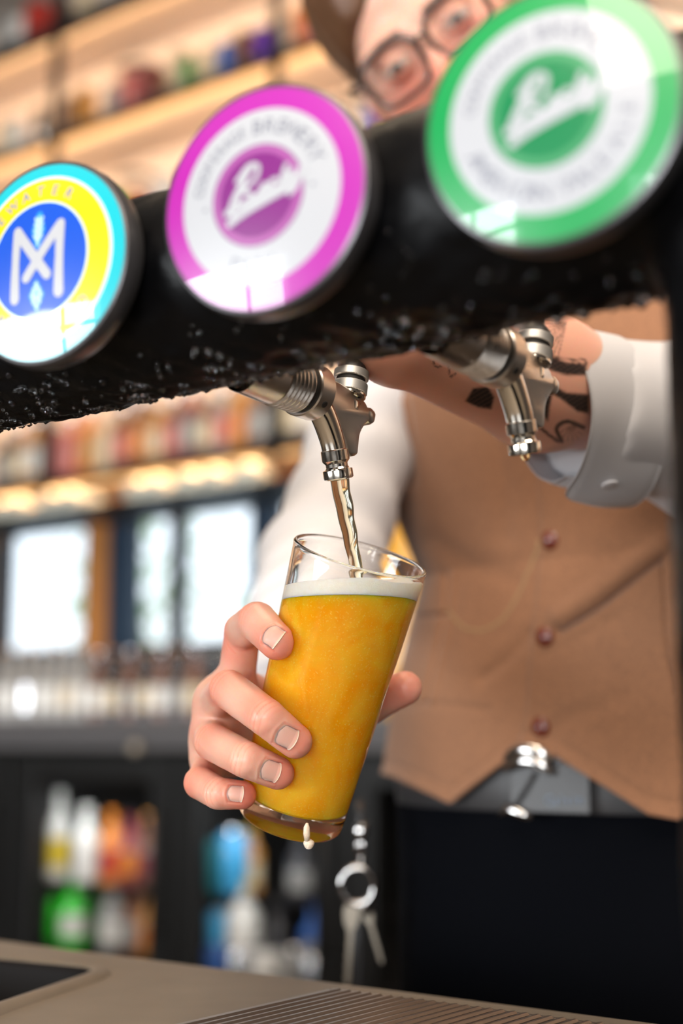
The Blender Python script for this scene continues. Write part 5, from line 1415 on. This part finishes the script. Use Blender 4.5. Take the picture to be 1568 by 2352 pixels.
# belt with its buckle
zb0 = PY(1240, 1868, TC[1] - .135).z; zb1 = PY(1240, 1752, TC[1] - .135).z
tb = np.linspace(0, 2 * math.pi, 160, endpoint=False); V = []; F = []
for zz_, off in ((zb0, -.004), (zb0, .0020), (zb0 + .003, .0032), (zb1 - .003, .0032), (zb1, .0020), (zb1, -.004)):
    c = cen(np.full(160, (zb0 + zb1) / 2)); V += [tuple(p) for p in np.stack([c[:, 0] + (.203 + off) * np.cos(tb), c[:, 1] - (.132 + off) * np.sin(tb), np.full(160, zz_)], -1)]
for k in range(5):
    for i in range(160): j = (i + 1) % 160; F.append((k * 160 + i, k * 160 + j, (k + 1) * 160 + j, (k + 1) * 160 + i))
belt = pydata('belt', V, F, M_['leather'], person); belt.data.set_sharp_from_angle(angle=math.radians(50))
cb = cen(np.array([zb0]))[0]
def belt_pt(px, py, off):
    best = min(np.linspace(.5, 2.6, 800), key=lambda t: abs(proj([(cb[0] + .206 * math.cos(t), cb[1] - .135 * math.sin(t), zb0)])[0, 0] - px))
    x, y = cb[0] + (.206 + off) * math.cos(best), cb[1] - (.135 + off) * math.sin(best)
    z = PY(px, py, y).z
    n = v3((math.cos(best) / .206, -math.sin(best) / .135, 0)); return v3((x, y, z)), n / np.linalg.norm(n)
pb_, nb_ = belt_pt(1228, 1806, .004); tb_ = np.cross(nb_, v3((0, 0, 1))); tb_ /= np.linalg.norm(tb_)
if tb_ @ V_(C_R) < 0: tb_ = -tb_
RB_ = Matrix((Vector(tb_), Vector(nb_), Vector((0, 0, 1)))).transposed()
def bb(name, cx_, cz_, sx, sz, sy, dy, m, bev, par):
    c = Vector(pb_) + Vector(tb_) * cx_ + Vector((0, 0, cz_)) + Vector(nb_) * dy
    return box(name, c, (sx, sy, sz), m, par, bev, RB_)
HB_ = (zb1 - zb0) / 2 + .004
plate = bb('buckle_flap', .016, -.001, .068, HB_ * 2 - .008, .003, .001, M_['leather'], .0012, belt)
fr_pts = [Vector(pb_) + Vector(tb_) * x + Vector((0, 0, z)) + Vector(nb_) * y for x, z, y in spline([(-.020, HB_ - .002, .004), (-.006, HB_ + .004, .008), (.012, HB_ + .003, .008), (.021, HB_ - .004, .004)], 20)]
tube('buckle_top_bar', fr_pts, [.0030 + .0026 * math.sin(math.pi * i / 19) for i in range(20)], M_['chrome'], belt, 14)
fr2 = [p - Vector((0, 0, .0085)) + Vector(nb_) * .0012 for p in fr_pts]
tube('buckle_roller', fr2, [.0026 + .0016 * math.sin(math.pi * i / 19) for i in range(20)], M_['chrome'], belt, 14)
fr3 = [Vector(pb_) + Vector(tb_) * x + Vector((0, 0, z)) + Vector(nb_) * y for x, z, y in ((-.026, -HB_ + .000, .004), (-.018, -HB_ + .006, .006), (-.004, -HB_ + .002, .006), (.002, -HB_ - .001, .004))]
tube('buckle_corner', fr3, [.0018, .0042, .0036, .0018], M_['chrome'], belt, 12)
pr = [Vector(pb_) + Vector(tb_) * x + Vector((0, 0, z)) + Vector(nb_) * .0048 for x, z in ((.006, HB_ - .012), (-.004, -.004), (-.014, -HB_ + .006))]
tube('buckle_prong', pr, [.0012, .0014, .001], M_['leather'], belt, 8)
parts = []
for i, ch in enumerate('Calvin'):
    V, F = glyph(ch); o = Vector(pb_) + Vector(tb_) * (.0165 + i * .0052) + Vector((0, 0, -.0135 + i * .0003)) + Vector(nb_) * .0029
    parts.append(([o + Vector(tb_) * (v[0] * .0105) + Vector((0, 0, v[1] * .0105)) for v in V], F))
V, F = join_data(parts); pydata('belt_lettering', V, F, mat('blue_grey_print', (.10, .14, .20), .5), belt, False)

# ------------------------------------------------------------------ key ring on the hip
DK = 1.165
kr = empty('key_ring', P(828, 1900, DK)); tag(kr, 'steel key ring with two long keys hanging from the belt of the bartender', 'key ring'); ko = Vector(kr.location)
def kp(px, py, d=DK): return P(px, py, d) - ko
tube('belt_loop', [kp(826, 1846, DK + .02), kp(827, 1866, DK + .006), kp(828, 1892)], [.0035, .0032, .003], M_['leather'], kr, 8)
lathe('swivel', [(0, .006), (.0045, .005), (.0062, .001), (.0058, -.004), (.004, -.007), (0, -.0075)], M_['chrome'], kr, 20, kp(829, 1906))
tube('clip', [kp(828, 1924), kp(822, 1942), kp(822, 1966), kp(828, 1982), kp(834, 1966), kp(834, 1942), kp(828, 1926)], .0022, M_['chrome'], kr, 10)
rc = kp(820, 2034); Rg = 38 / FPX * DK
for off in (-.0011, .0011):
    tube('split_ring', [rc + C_R * (Rg * math.cos(t)) + C_U * (Rg * 1.08 * math.sin(t)) + C_F * (off + .0016 * math.sin(t)) for t in np.linspace(0, 2 * math.pi, 48, endpoint=False)], .0021, M_['chrome'], kr, 10, closed=True)
def key(pts, w, name, m):
    a, b = kp(*pts[0]), kp(*pts[1]); ax = (b - a).normalized(); sd = ax.cross(C_F).normalized(); L = (b - a).length
    bm = bmesh.new(); prof = [(-w * 1.9, 0), (-w * 2.2, L * .10), (-w * 1.7, L * .24), (-w * .8, L * .30)]
    for i in range(9): prof.append((-w * (.8 - (.35 if i % 2 else 0)), L * (.36 + i * .068)))
    prof += [(-w * .3, L), (w * .4, L), (w * .8, L * .95), (w * .8, L * .30), (w * 1.7, L * .24), (w * 2.2, L * .10), (w * 1.9, 0)]
    vs = [bm.verts.new(a + sd * x + ax * y - C_F * .001) for x, y in prof]; f = bm.faces.new(vs)
    r = bmesh.ops.extrude_face_region(bm, geom=[f]); bmesh.ops.translate(bm, verts=[g for g in r['geom'] if isinstance(g, bmesh.types.BMVert)], vec=C_F * .002)
    bmesh.ops.recalc_face_normals(bm, faces=bm.faces); return bm_obj(name, bm, m, kr)
key([(808, 2080), (796, 2262)], .0030, 'key', M_['brass'])
key([(838, 2082), (876, 2212)], .0022, 'key', M_['brass'])
lathe('key_collar', [(0, .003), (.004, .003), (.005, 0), (.004, -.003), (0, -.003)], M_['chrome'], kr, 18, kp(841, 2091, DK - .002), C_F)
box('leather_fob', kp(820, 2190, DK + .006), (.010, .004, .07), M_['leather'], kr, .001)
